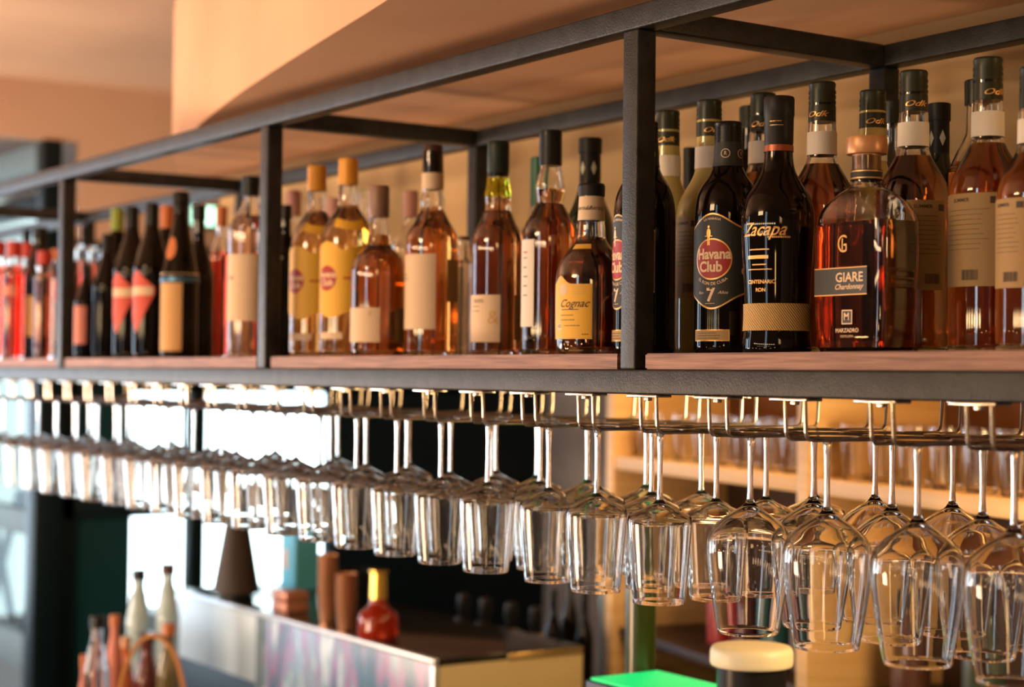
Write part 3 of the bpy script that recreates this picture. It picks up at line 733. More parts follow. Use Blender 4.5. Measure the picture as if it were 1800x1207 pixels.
# --- middle bay
B = Bottle('cognac_bottle', 'low round shouldered cognac bottle with a scalloped yellow label and cream neck paper', 'bottle', 'bottles of the middle bay', 1037, .08, 625,
           [(52, 625, 1), (58, 621), (60.5, 612), (61.5, 590), (62, 540), (62, 505), (60.5, 485), (55, 465), (43, 445), (31, 430), (26, 420), (24.5, 405), (23.5, 390), (22, 360), (21, 342, 1)], bclear, 'cognac', 419)
B.cap('stopper_cap', mattblack, [(20, 347), (23.5, 346), (24, 328), (22, 324)])
nl = B.band('neck_paper', paper, 347, 389, .0005); q = 1/B.S; A = B.art
for a in (-50, 20): A.text('signature', darkp, nl, 'Lheraud', 11*q, a, B.z(368), .0009, shear=.5) 
def ctop(t): 
    q_ = (t-.26)/.16; return 503-15*math.exp(-q_*q_*.9)
lb = A.patch('label', goldl, B.root, -78, 3, lambda t: B.z(ctop(t)), B.z(598), .0006, n=40)
A.patch('label_field', ylabel, lb, -76, 1, lambda t: B.z(ctop(t)+3), B.z(595.5), .0008, n=40)
A.disc('sun_emblem', paper, lb, -48, B.z(512), 9*q, 10*q, .0010)
A.text('script_lettering', darkp, lb, 'Cognac', 19*q, -30, B.z(537), .0011, shear=.5, bold=.01); A.rects('flourish', darkp, lb, -32, B.z(547), [(-22*q, 14*q, -.8*q, .6*q)], .0011)
printlines(B, lb, kraft, -18, 508, 520, 28, 4, 1); printlines(B, lb, darkp, -38, 557, 565, 34, 2, 1.5); printlines(B, lb, darkp, -30, 575, 575, 36, 1, 1.4)
A.rects('pale_box', creamp, lb, -58, B.z(576), [(-6*q, 6*q, -6*q, 5*q)], .0010); A.text('numeral', darkp, lb, '83', 9*q, -58, B.z(576), .0012)
printlines(B, lb, darkp, -8, 590, 590, 12, 1, 1.5)
A.patch('shoulder_label', goldl, B.root, -52, 0, B.z(432), B.z(441), .0009, n=14)

def whisky(c, Y, base, hw, top, yb, liq, lab, capm, glassm=None, bulb=(25, 310, 335, 355), sh=(362, 410), level=340, caps=None):
    b, y1, y2, y3 = bulb; n = 19
    sil = [(hw*.85, base, 1), (hw*.96, base-4), (hw, base-14), (hw, base-80), (hw, sh[1]+30), (hw*.985, sh[1]), (hw*.9, sh[1]-(sh[1]-sh[0])*.35), (hw*.7, sh[0]+(sh[1]-sh[0])*.30), (n*1.35, sh[0]), (n*1.2, sh[0]-5), (b*.95, y3), (b, y2), (b*.85, y1), (n, y1-14), (n*.95, top+12, 1)]
    return Bottle('whisky_bottle', lab, 'bottle', 'whisky bottles of the middle bay', c, Y, base, sil, glassm or bclear, liq, level)
B = whisky(964, .15, 626, 48.5, 229, 0, 'cognac', 'whisky bottle with a black capsule marked by an orange emblem and a bulging clear neck', blackcap, bulb=(25.5, 305, 325, 345), sh=(362, 412), level=333)
B.cap('capsule', blackcap, [(20, 291), (20.5, 286), (20, 240), (20.5, 236), (19.5, 229)]); B.band('red_ring', redcap, 233, 236, .0014)
em = B.art.text('orange_emblem', orangecap, B.root, '*', 60/B.S, 0, B.z(272), .0012, bold=.05); B.art.disc('emblem_dot', orangecap, em, 0, B.z(258), 6/B.S, 8/B.S, .0012)
lb = B.art.patch('label', paperw, B.root, -92, -33, B.z(423), B.z(575), .0006); printlines(B, lb, darkp, -58, 455, 520, 14, 5, 2); printlines(B, lb, redcap, -58, 445, 447, 12, 1, 3)
B = whisky(872, .15, 627, 45, 248, 0, 'cognac', 'whisky bottle with a dark green capsule, yellow green neck and low cream label', mattblack, bulb=(23, 322, 342, 358), sh=(376, 424), level=349)
B.cap('capsule', pr('green_black_capsule', (.018, .028, .022), .4, spec=.22), [(17, 310), (19.5, 302), (19.5, 256), (19, 251), (17.5, 248)])
B.band('green_tint_neck', bgreen, 313, 347, .0006)
lb = B.art.patch('label', paper, B.root, -82, 8, B.z(520), B.z(602), .0006); B.art.text('lettering', darkp, lb, 'RAIN', 10/B.S, -45, B.z(531), .0009); printlines(B, lb, darkp, -50, 540, 548, 22, 2, 1.2)
B.art.text('floral_print', kraft, lb, '&', 34/B.S, -8, B.z(560), .0009); B.art.patch('side_label', backp, B.root, 42, 88, B.z(520), B.z(598), .0006)
B = whisky(757, .15, 628, 46.5, 255, 0, 'amber', 'orange whisky bottle with a brown foil cap, cream neck ring and tall cream label', browncap, bulb=(21, 338, 352, 366), sh=(380, 424), level=364)
B.cap('capsule', browncap, [(16.5, 305), (17, 300), (17, 260), (15.5, 255)]); B.band('neck_ring', paper, 305, 334, .0006)
lb = B.art.patch('label', paper, B.root, -88, 9, B.z(449), B.z(580), .0006); printlines(B, lb, darkp, -68, 485, 492, 12, 2, 2); B.art.patch('side_label', backp, B.root, 34, 82, B.z(458), B.z(532), .0006)
B = Bottle('spirit_bottle', 'squat amber bottle with taupe cap and small square label, right of the yellow rums', 'bottle', 'bottles of the middle bay', 663, .10, 628,
           [(40, 628, 1), (46, 624), (48, 615), (48, 560), (48, 490), (46.5, 468), (40, 452), (29, 441), (22, 432), (20, 420), (18, 405), (17, 390), (16.5, 340, 1)], bclear, 'amber', 414)
B.cap('cap', taupecap, [(17.5, 383), (18.5, 380), (18, 331), (16.5, 327)]); lb = B.art.patch('label', paper, B.root, -80, 5, B.z(543), B.z(603), .0006); B.art.text('floral_print', kraft, lb, '&', 14/B.S, -16, B.z(553), .0009)
B.art.patch('side_label', backp, B.root, 38, 80, B.z(543), B.z(603), .0006)
def yellow_rum(c, Y, top, lab, lc):
    k = (629-top)/349.0; y = lambda v: 629-(629-v)*k
    B = Bottle('rum_bottle', lab, 'bottle', 'golden rums with yellow labels and yellow caps', c, Y, 629,
               [(40*k, 629, 1), (45*k, 625), (47*k, 616), (47*k, 560), (47*k, y(470)), (46.5*k, y(432)), (43*k, y(408)), (35*k, y(390)), (25*k, y(375)), (19*k, y(364)), (17*k, y(350)), (16.5*k, y(330)), (16*k, y(295), 1)], bclear, 'gold', y(362))
    B.cap('screw_cap', yellowcap, [(17.5*k, y(326)), (17.8*k, y(300)), (17.5*k, y(284)), (16.5*k, y(280))], ribs=(y(318), y(290), 3, 17.8*k))
    A = B.art; q = k/B.S
    def tp(t): return 440-12*math.exp(-((t-.25)/.22)**2)+8*math.sin(t*5)*(t > .45)
    def bt(t): return 545+16*math.exp(-((t-.35)/.25)**2)
    lb = A.patch('label', ylabel, B.root, -88, 62, lambda t: B.z(y(tp(t))), lambda t: B.z(y(bt(t))), .0006, n=40)
    A.disc('red_emblem', redp, lb, lc, B.z(y(492)), 21*q, 22*q, .0009)
    A.text('lettering', creamp, lb, 'Havana', 15*q, lc, B.z(y(486)), .0013, bold=.03, sx=.9); A.text('lettering', creamp, lb, 'Club', 15*q, lc, B.z(y(500)), .0013, bold=.03)
    printlines(B, lb, redp, lc+55, y(492), y(492), 24, 1, 4)
    A.patch('shoulder_label', ylabel, B.root, -35, 50, lambda t: B.z(y(386+6*math.sin(t*3))), lambda t: B.z(y(402+6*math.sin(t*3))), .0008, n=20)
    A.patch('lower_label', paper, B.root, -70, -8, B.z(y(586)), B.z(y(598)), .0006)
yellow_rum(608, .115, 280, 'yellow capped golden rum bottle with a yellow label, right one of the pair', -48)
yellow_rum(553, .115, 292, 'yellow capped golden rum bottle, left one of the pair, beside the post', -52)
simple('liqueur_bottle', 'dark slim bottle squeezed between the post and the left yellow labelled rum', 499, .14, 360, 629, 24, darkb, blackcap, neck=.4)
simple('water_bottle', 'slim clear patterned bottle between the orange whisky and the green capsule whisky', 813, .25, 415, 629, 17, bclear, taupecap, 'water', neck=.6, lvl=.8, nh=.1, capf=.03)
simple('spirit_bottle', 'bottle with a green cap behind the black capsule with the orange emblem', 942, .32, 275, 629, 38, bclear, greencap, 'damber', neck=.32, nh=.3, capf=.24, lvl=.55)
simple('spirit_bottle', 'clear bottle with a pink cap far back, right of the post', 513, .36, 332, 630, 30, bclear, pinkcap, 'pale', neck=.4, capf=.15, lvl=.5)
simple('spirit_bottle', 'clear long necked bottle far back, right of the taller yellow cap', 636, .36, 330, 630, 34, bclear, pane, 'water', neck=.4, capf=.04, lvl=.5)
simple('spirit_bottle', 'clear bottle with a mauve cap far back, left of the orange whisky', 719, .34, 333, 630, 34, bclear, pinkcap, 'pale', neck=.35, capf=.16, lvl=.45)
simple('spirit_bottle', 'clear bottle with a pink cap far back, between the two yellow caps', 583, .38, 345, 630, 30, bclear, pinkcap, 'pale', neck=.4, capf=.15, lvl=.5)

# --- left bay
B = simple('liqueur_bottle', 'tall clear rose coloured bottle with a black cap and pale label, beside the post', 437, .10, 310, 629, 38, bclear, blackcap, 'pale', neck=.38, nh=.16, capf=.11, lvl=.78, grp='bottles of the left bay')
lb = B.art.patch('label', paper, B.root, -88, 25, B.z(449), B.z(565), .0006); printlines(B, lb, darkp, -55, 490, 492, 12, 1, 4)
simple('liqueur_bottle', 'orange capped bottle of bright red orange liqueur behind the rose coloured bottle', 386, .27, 360, 629, 22, bclear, orangecap, 'orange', neck=.42, nh=.2, capf=.13, lvl=.7)
simple('wine_bottle', 'black bottle behind the cone shouldered bottle, to its right', 347, .17, 358, 629, 27, darkb, blackcap, neck=.38, nh=.24, capf=.1, shoulder=.2)
B = Bottle('liqueur_bottle', 'black cone shouldered bottle with a wired top, tan label and blue foil collar', 'bottle', 'bottles of the left bay', 314, .08, 628,
           [(28, 628, 1), (31.5, 624), (32, 612), (32, 560), (32, 505), (32.5, 492), (31, 480), (27, 455), (21, 425), (15.5, 398), (12, 378), (11, 362), (11, 345, 1)], darkb)
B.cap('wired_top', mattblack, [(12, 372), (12.5, 364), (11.5, 358), (15, 355), (15.5, 345), (13, 336), (10, 335)]); B.band('foil_collar', bluep, 487, 495, .0012)
bd = bmesh.new()
for i in range(22):
    a = 2*pi*i/22; m4 = Matrix.Translation((B.rad(B.z(481))*math.cos(a), B.rad(B.z(481))*math.sin(a), B.z(481))); bmesh.ops.create_icosphere(bd, subdivisions=1, radius=.0032, matrix=m4)
link('bead_ring', fin(bd, 'bead_ring', chrome), chrome, B.root)
B.art.patch('label', kraft, B.root, -92, 8, B.z(497), B.z(616), .0006); B.art.disc('oval_emblem', orangecap, B.root, -42, B.z(436), 10/B.S, 20/B.S, .0008)
def port(c, Y, top, lab, foil=blackcap, dia=True, hw=31, m=darkb):
    k = (628-top)/273.0; y = lambda v: 628-(628-v)*k
    B = Bottle('wine_bottle', lab, 'bottle', 'dark bottles with a red diamond label', c, Y, 628, [(26*k, 628, 1), (30*k, 624), (31*k, 614), (31*k, 560), (31*k, y(480)), (29.5*k, y(462)), (25*k, y(442)), (18*k, y(420)), (13*k, y(402)), (11.5*k, y(388)), (11*k, y(362), 1)], m)
    B.cap('capsule', foil, [(12*k, y(395)), (11.8*k, y(385)), (11.6*k, y(360)), (10.5*k, y(355))])
    if dia:
        lb = B.art.patch('diamond_label', reddia, B.root, -88, 12, lambda t: B.z(y(505-32*(1-abs(t-.35)/.65))), lambda t: B.z(y(515+70*(1-abs(t-.35)/.65))), .0008, n=24)
        B.art.patch('label_band', paper, lb, -84, 6, B.z(y(503)), B.z(y(518)), .0011)
    return B
port(264, .08, 355, 'dark bottle with a red diamond label, right one of the two')
port(229, .11, 360, 'dark bottle with a red diamond label, left one of the two')
port(203, .22, 362, 'dark wine bottle with a lime green foil capsule', limefoil, False)
port(186, .12, 408, 'short dark bottle left of the two red diamond labels', blackcap, False)
port(290, .24, 357, 'dark bottle with an orange brown capsule behind the gap left of the cone shouldered bottle', orangecap, False)
B = port(149, .09, 462, 'small dark bottle with a pale pink brown label right of the second post', blackcap, False); B.art.patch('label', pinkp, B.root, -88, 5, B.z(535), B.z(602), .0008)
for c, Y, top, lab in ((135, .26, 425, 'orange red liqueur bottle in the back row, directly right of the far post'), (158, .27, 428, 'orange red liqueur bottle in the back row, second from the far post'), (180, .36, 432, 'orange red liqueur bottle in the back row, third from the far post')):
    simple('liqueur_bottle', lab, c, Y, top, 630, 17, bclear, bclear, 'orange', neck=.45, nh=.14, capf=.05, lvl=.86)
simple('liqueur_bottle', 'clear capped dark bottle in the back row above the orange red bottles', 146, .38, 392, 630, 18, darkb, blackcap, neck=.35)
# --- far left bay
B = simple('aperitif_bottle', 'red capped bottle of bright orange aperitif near the left edge', 22, .08, 422, 630, 19, bclear, redcap, 'orange', neck=.62, nh=.16, capf=.13, lvl=.8, grp='orange aperitifs at the left end'); B.art.patch('label', pinkp, B.root, -80, 20, B.z(500), B.z(520), .0008)
simple('aperitif_bottle', 'red capped orange aperitif cut by the left edge of the picture', -6, .10, 422, 630, 19, bclear, redcap, 'orange', neck=.62, nh=.16, capf=.13, lvl=.8, grp='orange aperitifs at the left end')
simple('aperitif_bottle', 'red capped orange aperitif standing behind, left of the big dark bottle', 45, .22, 424, 631, 17, bclear, redcap, 'orange', neck=.6, nh=.16, capf=.13, lvl=.8, grp='orange aperitifs at the left end')
B = simple('liqueur_bottle', 'big dark brown bottle with a black cap in the far left bay', 67, .15, 398, 631, 28, darkb, blackcap, neck=.42, nh=.16, shoulder=.2); B.art.patch('label', kraft, B.root, -60, 0, B.z(520), B.z(590), .0008)
B = simple('aperitif_bottle', 'red capped dark red bottle in front of the big dark bottle', 76, .07, 440, 630, 17, bclear, redcap, 'red', neck=.72, nh=.13, capf=.14, lvl=.8)
B = simple('aperitif_bottle', 'orange bottle with pale label just left of the far post', 96, .12, 436, 630, 16, bclear, orangecap, 'orange', neck=.5, nh=.16, capf=.1, lvl=.8); B.art.patch('label', paperw, B.root, -80, 20, B.z(530), B.z(600), .0008)
simple('liqueur_bottle', 'dark bottle with a thin black cap at the back of the far left bay', 44, .36, 398, 631, 16, darkb, blackcap, neck=.45)

# ------------------------------------------------------------------ the room behind
E_ = lambda n, c, s: pr(n, c, .5, emis=c, es=s)
# exit light and ceiling strips
o = on(372, 381, 0, -6.9); ex = empty('exit_light', o, 'small glowing green and white emergency exit light on the far wall', 'exit light')
boxobj('housing', -.02, .02, -.11, .10, -.05, .05, framem, ex, .004); boxobj('lit_panel', .02, .03, -.10, .0, -.04, .04, E_('exit_white', (.55, 1, .75), 2.2), ex); boxobj('lit_panel', .02, .03, 0, .09, -.04, .04, E_('exit_green', (.0, .8, .38), 1.6), ex)['label'] = 'green half of the panel'
# warm birch back bar shelf unit, turned a little against the shelf
UB = on(1410, 838, 2, 1.497); th = math.radians(12.6)
un = empty('back_bar_unit', (UB.x, UB.y, 0), 'light birch back bar shelving with reddish brown backs, behind the hanging glasses on the right', 'shelf unit', rz=-th)
LW, RW, DP, ZS = 1.0, 1.3, .34, UB.z
def ub(name, x0, x1, y0, y1, z0, z1, mat): return boxobj(name, x0, x1, y0, y1, z0, z1, mat, un, .002)
for x in (-LW, -.022, RW): ub('upright', x, x+.045, 0, DP, 0, 2.2, oak)
for z in (ZS-.017, 1.93, 2.18):
    ub('shelf', -LW+.045, -.022, .004, DP, z-.017, z+.017, oak); ub('shelf', .023, RW, .004, DP, z-.017, z+.017, oak)
dkb = pr('shaded_brown_board', (.035, .014, .008), .5)  # lower boards and back coloured dark to hold the lower compartments' shade
for z in (ZS-.46, ZS-.95): ub('shelf', -LW+.045, -.022, .02, DP, z-.012, z+.012, dkb); ub('shelf', .023, RW, .02, DP, z-.012, z+.012, dkb)
ub('back_panel', -LW, RW+.045, DP, DP+.015, ZS, 2.2, brownb); ub('back_panel', -LW, RW+.045, DP, DP+.015, 0, ZS, dkb)
for x in (-.5, .62):
    p = un.matrix_basis @ Vector((x, .12, 1.905)); lamp('shelf_fill', 'AREA', p, (1, .60, .24), 2.2, .5, .06, p-Vector((0, 0, 1)))  # added fill inside the unit for the tumbler compartment
lamp('birch_fill', 'AREA', (-1.5, .72, 1.55), (1, .66, .30), 7, .3, .2, (-2.3, 1.2, 1.4))  # extra unseen lamp added to brighten the birch front
tum = lathe([(0, .0), (.027, 0), (.030, .004), (.036, .10), (.0368, .115), (.0358, .115), (.035, .10), (.0285, .012), (0, .010)], 24, 'tumbler', clear)
places = ['leftmost'] + [o_+' from left' for o_ in ords[1:10]]
def onunit(x, y, z): return un.matrix_basis @ Vector((x, y, z))
for side, x0, n in (('left', -LW+.12, 8), ('right', .10, 10)):
    for i in range(n):
        for j, yy in enumerate((.07, .20)):
            p = onunit(x0+i*.105+j*.03, yy, ZS+.0005)
            t = link('tumbler', tum, clear, None, p)
            tag(t, f'small clear tumbler on birch shelf, {side} bay, {"front" if j == 0 else "back"} row, {places[i]}', 'tumbler', 'tumblers standing on the birch shelf')
# things on lower back bar shelf
def blob(name, lab, cat, px, y0, y1, wpx, dist, mat, parts=None, zfix=None):
    c = CAM+ray(px, y1)*dist; S = F/dist; h = (y1-y0)/S; r = wpx/2/S
    return c, h, r
def bgbottle(name, lab, px, ytop, wpx, dist, zb, body, capm, neck=.35, liq=None, nh=.3, grp=None):
    """an out-of-focus bottle standing on height zb"""
    d = ray(px, 900); P = CAM+d*dist; x, y = P.x, P.y; S = F/dist
    top = CAM+ray(px, ytop)*dist; H = top.z-zb; r = wpx/2/S
    root = empty(name, (x, y, zb), lab, 'bottle', grp); n = r*neck; nh = min(nh, .075/H)
    pf = smoothp([(r*.85, 0, 1), (r, .01), (r, H*.3), (r, H*(.82-nh)), (r*.9, H*(.88-nh)), (n*1.3, H*(1-nh)), (n, H*(1.04-nh)), (n, H*.97, 1)], 3)
    b = link('bottle_glass', lathe([(0, 0)]+pf+[(0, H*.97)], 28, 'bottle_glass', body), body, root)
    link('cap', lathe([(0, H-.03), (n*1.2, H-.03), (n*1.2, H), (0, H)], 24, 'cap', capm), capm, root)
    return root, r, H
# display counter (cold case) parallel to the shelf, with its lit front
CT = 1.05
A1 = on(750, 1160, 2, CT); A0 = on(330, 1035, 2, CT); X0, X1, YC = A0.x-.02, A1.x, (A1.y+A0.y)/2
dc = empty('display_counter', ((X0+X1)/2, YC+.2, 0), 'long glass fronted display counter with a pale blue front and cream end panel', 'display counter')
l = dc.location
def dcp(name, x0, x1, y0, y1, z0, z1, mat): return boxobj(name, x0-l.x, x1-l.x, y0-l.y, y1-l.y, z0, z1, mat, dc, .003)
darktop = pr('dark_glossy_top', (.02, .018, .016), .12)
dcp('top', X0, X1, YC+.003, YC+.42, CT-.02, CT, darktop); dcp('base', X0, X1-.02, YC+.06, YC+.40, 0, CT-.34, framem)
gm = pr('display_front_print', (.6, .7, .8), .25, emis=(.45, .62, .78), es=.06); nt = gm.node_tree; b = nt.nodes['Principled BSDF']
tc = N(nt, 'ShaderNodeTexCoord'); mp = N(nt, 'ShaderNodeMapping'); mp.inputs['Scale'].default_value = (7, 1, 1.6); nt.links.new(tc.outputs['Object'], mp.inputs[0])
nz = N(nt, 'ShaderNodeTexNoise'); nz.inputs['Scale'].default_value = 1.7; nz.inputs['Detail'].default_value = 5; nt.links.new(mp.outputs[0], nz.inputs[0])
rr = N(nt, 'ShaderNodeValToRGB'); e = rr.color_ramp.elements; e[0].position = .40; e[0].color = (.04, .12, .22, 1); e[1].position = .62; e[1].color = (.70, .80, .90, 1)
for p_, c_ in ((.44, (.05, .16, .26, 1)), (.50, (.34, .14, .34, 1)), (.57, (.20, .36, .48, 1))): q_ = e.new(p_); q_.color = c_
nt.links.new(nz.outputs[0], rr.inputs[0]); nt.links.new(rr.outputs[0], b.inputs['Base Color']); 
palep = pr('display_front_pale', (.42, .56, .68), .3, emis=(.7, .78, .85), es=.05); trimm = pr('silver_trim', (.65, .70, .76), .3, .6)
XS = on(460, 1080, 1, YC).x
dcp('front_panel', X0, XS-.03, YC, YC+.02, CT-.20, CT-.012, palep); dcp('front_panel', XS+.01, X1-.01, YC, YC+.02, CT-.44, CT-.012, gm)['label'] = 'printed blue and purple front panel'
dcp('trim', X0, X1, YC-.006, YC+.01, CT-.014, CT, trimm); dcp('trim', X1-.014, X1, YC-.006, YC+.01, CT-.44, CT-.014, trimm); dcp('trim', XS-.03, XS+.01, YC-.004, YC+.02, CT-.44, CT-.014, bluef)
dcp('trim', XS+.01, X1-.014, YC-.005, YC+.005, CT-.22, CT-.205, trimm)
creamend = pr('cream_end_panel', (.62, .52, .28), .4); dcp('end_panel', X1-.018, X1, YC+.01, YC+.42, CT-.44, CT-.014, creamend); dcp('brass_strip', X1-.02, X1+.002, YC+.2, YC+.42, CT-.02, CT-.004, pr('brass_edge', (.8, .6, .25), .25, .8))  # plain brass strip along the top of the end panel
# counter behind and beside it
cn = boxobj('side_table', -5.2, -4.05, -.06, .66, 0, .66, pr('bar_top_dark', (.03, .02, .015), .3), None, .005); tag(cn, 'dark side table at the lower left carrying bottles and the arched basket', 'table')
bc = boxobj('rear_counter', -6.3, -3.75, 1.12, 1.7, 0, .80, framem, None, .005); tag(bc, 'dark rear work counter carrying the beer taps and black bottles', 'counter')
copper = pr('copper_cup', (.62, .30, .16), .25, .7)
def cups(px, y0, base, wpx, lab, n=8):
    P = on(px, base, 2, CT); S = F/proj(P)[2]; H = (base-y0)/S; r = wpx/2/S; hh = .095
    k = max(2, int((H-hh)/.018)+1)
    for i in range(k):
        z = CT+.0005+i*((H-hh)/(k-1)) if k > 1 else CT
        me = lathe([(0, .001), (r*.70, 0), (r*.74, .004), (r*.97, hh*.96), (r, hh), (r*.95, hh), (r*.70, .008), (0, .006)], 28, 'copper_cup', copper) if i == 0 else me
        o = link('copper_cup', me, copper, None, (P.x, P.y, z)); tag(o, f'copper cup in the {lab} stack on the display counter, '+('lowest' if i == 0 else f'{ords[i] if i else ""} from the bottom' if i < k-1 else 'topmost'), 'cup', 'copper cups stacked on the display counter')
cups(575, 975, 1092, 36, 'left'); cups(608, 1008, 1106, 40, 'right')
P = on(664, 1122, 2, CT); S = F/proj(P)[2]; rb = empty('syrup_dispenser', (P.x, P.y, CT), 'round red syrup flask with a golden neck beside the copper cups', 'flask')
r = 35/S; H = 120/S
link('flask', lathe(smoothp([(r*.8, 0, 1), (r, .008), (r*1.02, H*.2), (r*.95, H*.36), (r*.5, H*.48), (r*.42, H*.6)], 4)+[(0, H*.6)], 36, 'flask', None), pr('red_flask_glass', (.5, .03, .005), .08, trans=.5), rb)
link('neck', lathe([(0, H*.59), (r*.44, H*.59), (r*.40, H*.96), (r*.5, H*.98), (r*.5, H), (0, H)], 32, 'neck', None), pr('golden_neck', (.75, .5, .1), .15, .7), rb)
P = on(415, 1052, 2, CT); S = F/proj(P)[2]; ln = empty('table_lamp', (P.x, P.y, CT), 'dark brown cone shaded lamp on the display counter, in front of the white window', 'lamp')
link('base', lathe([(0, 0), (.05, 0), (.05, .012), (.012, .02), (.010, .05), (0, .05)], 28, 'base', None), framem, ln)
link('lamp_shade', lathe([(42/S*.97, .02), (42/S, .02), (16/S, 165/S), (14/S, 165/S)], 32, 'lamp_shade', None, closed=True), pr('brown_shade', (.035, .022, .016), .6), ln)
tealm = pr('teal_box', (.08, .50, .80), .5)
P = on(526, 1034, 2, CT); S = F/proj(P)[2]; bb = empty('gift_carton', (P.x, P.y-.0, CT), 'tall turquoise bottle carton standing at the back of the display counter', 'box')
boxobj('carton', -.05, .05, -.04, .04, 0, 130/S, tealm, bb, .002); boxobj('copper_label', -.028, 0, -.042, -.04, .06, .12, copper, bb)
for i, z in enumerate((0, 19)):
    P = on(538, 1072, 2, CT); S = F/proj(P)[2]
    o = boxobj('copper_tin', -.045, .045, -.035, .035, 0, 18/S, pr('copper_tin', (.5, .22, .14), .35, .4) if i == 0 else MATS['copper_tin'], None, .004); o.location = (P.x, P.y-.05, CT+.0005+z/S); tag(o, ('lower' if i == 0 else 'upper')+' flat copper tin left of the stacked cups', 'tin')
P = on(620, 1012, 1, 1.45); zsp = .8005
sh_ = empty('cocktail_shaker', (P.x, P.y, zsp), 'cocktail strainer pot with a black rim behind the copper cups', 'pot')
link('pot', lathe([(0, 0), (.07, 0), (.085, P.z-zsp), (.075, P.z-zsp), (0, .01)], 28, 'pot', None), framem, sh_); link('rim', lathe([(.086, P.z-zsp-.03), (.09, P.z-zsp-.03), (.092, P.z-zsp+.02), (.084, P.z-zsp+.02)], 28, 'rim', None, closed=True), blackcap, sh_)
# beer taps
for i, px in enumerate((815, 853, 898, 942)):
    P = on(px, 1110+i*9, 1, 1.26); pos = ['leftmost', 'second from left', 'third from left', 'rightmost'][i]
    r_ = empty('beer_tap', (P.x, P.y, .8005), f'brass beer tap with black handle on rear counter, {pos} of four', 'tap', 'beer taps on the rear counter')
    h = max(.06, P.z-.80)
    link('column', lathe([(0, 0), (.018, 0), (.018, h), (.026, h), (.026, h+.03), (0, h+.04)], 20, 'column', None), MATS['brass_edge'], r_)
    link('handle', lathe([(0, h+.035), (.009, h+.035), (.019, h+.07), (.017, h+.105), (0, h+.11)], 20, 'handle', None), blackcap, r_)
    bm = bmesh.new(); tube(bm, [(0, 0, h-.012), (.0, -.06, h-.012), (.0, -.075, h-.022), (0, -.078, h-.045)], .009, 8); link('spout', fin(bm, 'spout', None), MATS['brass_edge'], r_)
# row of black bottles on the rear counter
for i, (px, yt) in enumerate(((975, 1035), (1003, 1005), (1030, 1040))):
    bgbottle('wine_bottle', f'black bottle on the rear counter right of the taps, {["left", "middle", "right"][i]} of three', px, yt, 30, 2.78/math.sin(math.radians(33.87+math.degrees(math.atan((px-900)/F)))), .8005, darkb, blackcap, grp='black bottles right of the taps')
bgbottle('water_bottle', 'pale blue clear bottle on the rear counter, left of the birch shelving', 1068, 880, 26, 4.82, .8005, pr('pale_blue_glass', (.55, .75, .8), .1, trans=.3), paperw)
bgbottle('water_bottle', 'pale clear bottle on the rear counter directly beside the birch shelving', 1092, 890, 24, 4.79, .8005, MATS['pale_blue_glass'], paperw)
bgbottle('liqueur_bottle', 'deep green bottle low beside the birch upright', 1128, 870, 54, 3.15, 1.0505, pr('deep_green_glass', (.030, .045, .006), .2), oak, neck=.6, nh=.12)
sc2 = boxobj('side_cabinet', -2.95, -1.9, .34, .72, 0, 1.05, framem, None, .004); tag(sc2, 'low dark cabinet in front of the birch shelving', 'cabinet')
P = on(1165, 1203, 1, .50); gs = empty('till_screen', (P.x, P.y, 1.0505), 'flat till screen glowing green at the bottom edge of the picture', 'screen')
boxobj('case', -.13, .10, -.07, .09, 0, P.z-1.0505-.004, framem, gs, .004); boxobj('lit_face', -.12, .09, -.065, .085, P.z-1.0505-.004, P.z-1.0505, E_('green_screen', (.0, .55, .14), 1.0), gs)
P = on(1321, 1150, 1, .50); S = F/proj(P)[2]; zc0 = 1.0505; r = 73/S
bk = empty('ice_bucket', (P.x, P.y, zc0), 'black round bucket with a thick cream lid below the hanging glasses', 'bucket')
H = P.z-zc0; link('bucket', lathe([(0, 0), (r*.80, 0), (r*.84, H-.012), (0, H-.012)], 40, 'bucket', None), blackcap, bk)
link('lid', lathe(smoothp([(r*.86, H-.018, 1), (r*.98, H-.016), (r, H-.004), (r*.97, H+.010), (r*.8, H+.015), (.001, H+.016)], 4)+[(0, H+.016)], 44, 'lid', None), pr('cream_lid', (.92, .84, .60), .4), bk)
# lower shelf goods in the birch unit
for i, (x, c_, nm_, hh) in enumerate(((-.62, (.35, .02, .02), 'dark red', .22), (-.50, (.10, .02, .02), 'maroon', .18), (-.35, (.02, .10, .10), 'dark teal', .25), (-.22, (.16, .10, .08), 'brown', .24), (.18, (.10, .04, .03), 'chestnut', .22), (.42, (.03, .05, .04), 'greenish black', .24), (.66, (.16, .05, .02), 'rust', .2))):
    z0 = ZS-.46+.0125; p = onunit(x, .15, z0); m = pr('book_'+nm_.replace(' ', '_'), c_, .3)
    rt_ = empty('storage_bottle', p, f'{nm_} bottle on the lower birch shelf', 'bottle', 'bottles on the lower birch shelf')
    link('bottle_glass', lathe(smoothp([(.036, 0, 1), (.04, .01), (.04, hh*.6), (.03, hh*.72), (.014, hh*.82), (.013, hh, 1)], 3)+[(0, hh)], 24, 'bottle_glass', None), m, rt_)
    link('cap', lathe([(0, hh), (.016, hh-.03), (.016, hh+.006), (0, hh+.006)], 20, 'cap', None), blackcap, rt_)
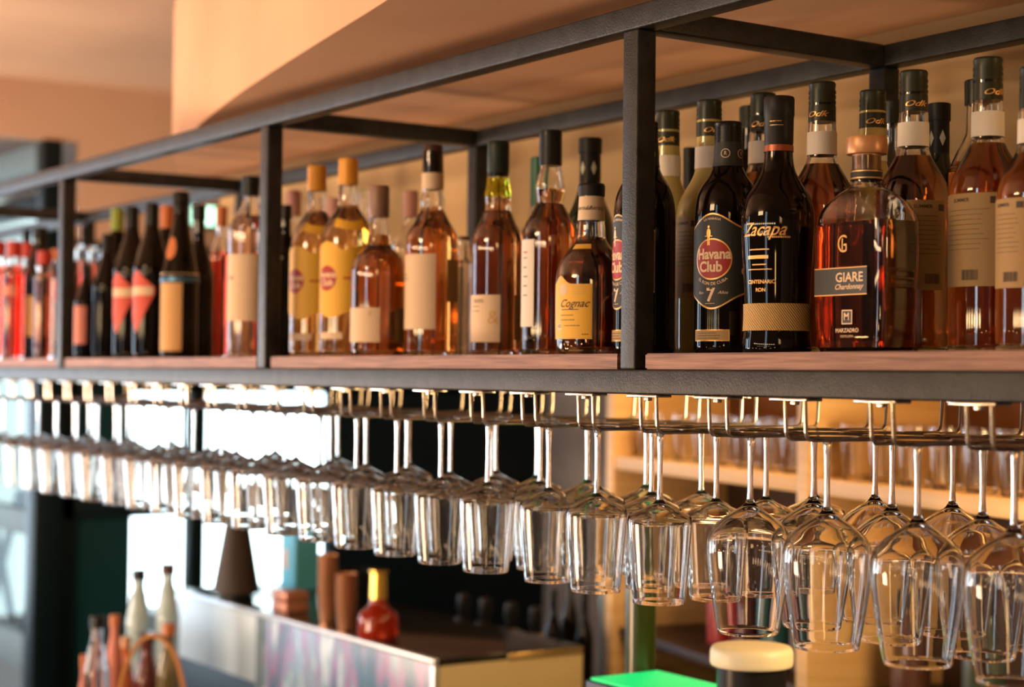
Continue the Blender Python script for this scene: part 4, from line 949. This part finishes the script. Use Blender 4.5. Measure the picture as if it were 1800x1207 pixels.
# things at lower left: bottles on the dark bar top and the arched basket handle
TB = .6605
bg = [(175, 1082, 44, 'clear', 'clear black capped bottle on the side table, left of the basket', clear, blackcap), (152, 1150, 22, 'pk', 'small pink topped bottle at the far lower left', pinkp, orangecap),
      (205, 1080, 30, 'rd', 'bottle with an orange cap and red label behind the basket\'s left side', MATS['pink_label'], orangecap), (246, 1000, 42, 'w', 'pale tall bottle with a black top against the white window, left one', MATS['pale_blue_glass'], blackcap),
      (297, 990, 42, 'w2', 'pale tall bottle with a brown top against the white window, right one', MATS['pale_blue_glass'], browncap), (262, 1110, 44, 'br', 'maroon bottle seen through the basket handle', pr('maroon_glass', (.12, .02, .015), .1), browncap),
      (300, 1095, 40, 'ol', 'olive bottle right of the maroon one inside the arch', pr('olive_glass', (.16, .13, .05), .15), orangecap), (225, 1118, 30, 'or', 'orange bottle left of the maroon one inside the arch', pr('orange_glass', (.5, .12, .03), .15), woodcap)]
for (px, yt, wpx, k, lab, m, cm), dist in zip(bg, (4.45, 4.62, 4.75, 5.0, 5.0, 4.75, 4.68, 4.90)):
    bgbottle('liqueur_bottle', lab, px, yt, wpx, dist, TB, m, cm, neck=.5, nh=.26)
P = CAM+ray(268, 1200)*4.35; S = F/4.35; P.z = TB
bs = empty('basket', (P.x, P.y, TB), 'basket with a tall arched bent wood handle at lower left', 'basket')
wick = pr('bent_wood', (.62, .27, .07), .45); wk2 = pr('wicker', (.40, .20, .08), .7)
bm = bmesh.new()
w_ = 62/S; Hh = 1.7-TB-(1090-630)/S; pts = [(-w_*math.cos(t)*(1 if 0 else 1), 0, Hh*math.sin(t)**.55 if math.sin(t) > 0 else 0) for t in [pi*i/24 for i in range(25)]]
vp = None
dirx = Vector((rt.x, rt.y, 0)).normalized(); diry = Vector((0, 0, 1)).cross(dirx)
for i, (x, y, z) in enumerate(pts):
    c = dirx*x+Vector((0, 0, z)); nrm = (dirx*(x/w_)+Vector((0, 0, z/Hh))).normalized()
    q4 = [c+nrm*a+diry*b_ for a, b_ in ((.004, -.016), (.004, .016), (-.004, .016), (-.004, -.016))]; v4 = [bm.verts.new(p) for p in q4]
    if vp:
        for j in range(4): bm.faces.new((vp[j], vp[(j+1) % 4], v4[(j+1) % 4], v4[j]))
    vp = v4
link('handle', fin(bm, 'handle', wick), wick, bs)
link('basket_body', lathe([(0, 0), (w_*.9, 0), (w_*1.05, .07), (w_*1.0, .07), (w_*.85, .008), (0, .008)], 36, 'basket_body', wk2), wk2, bs)
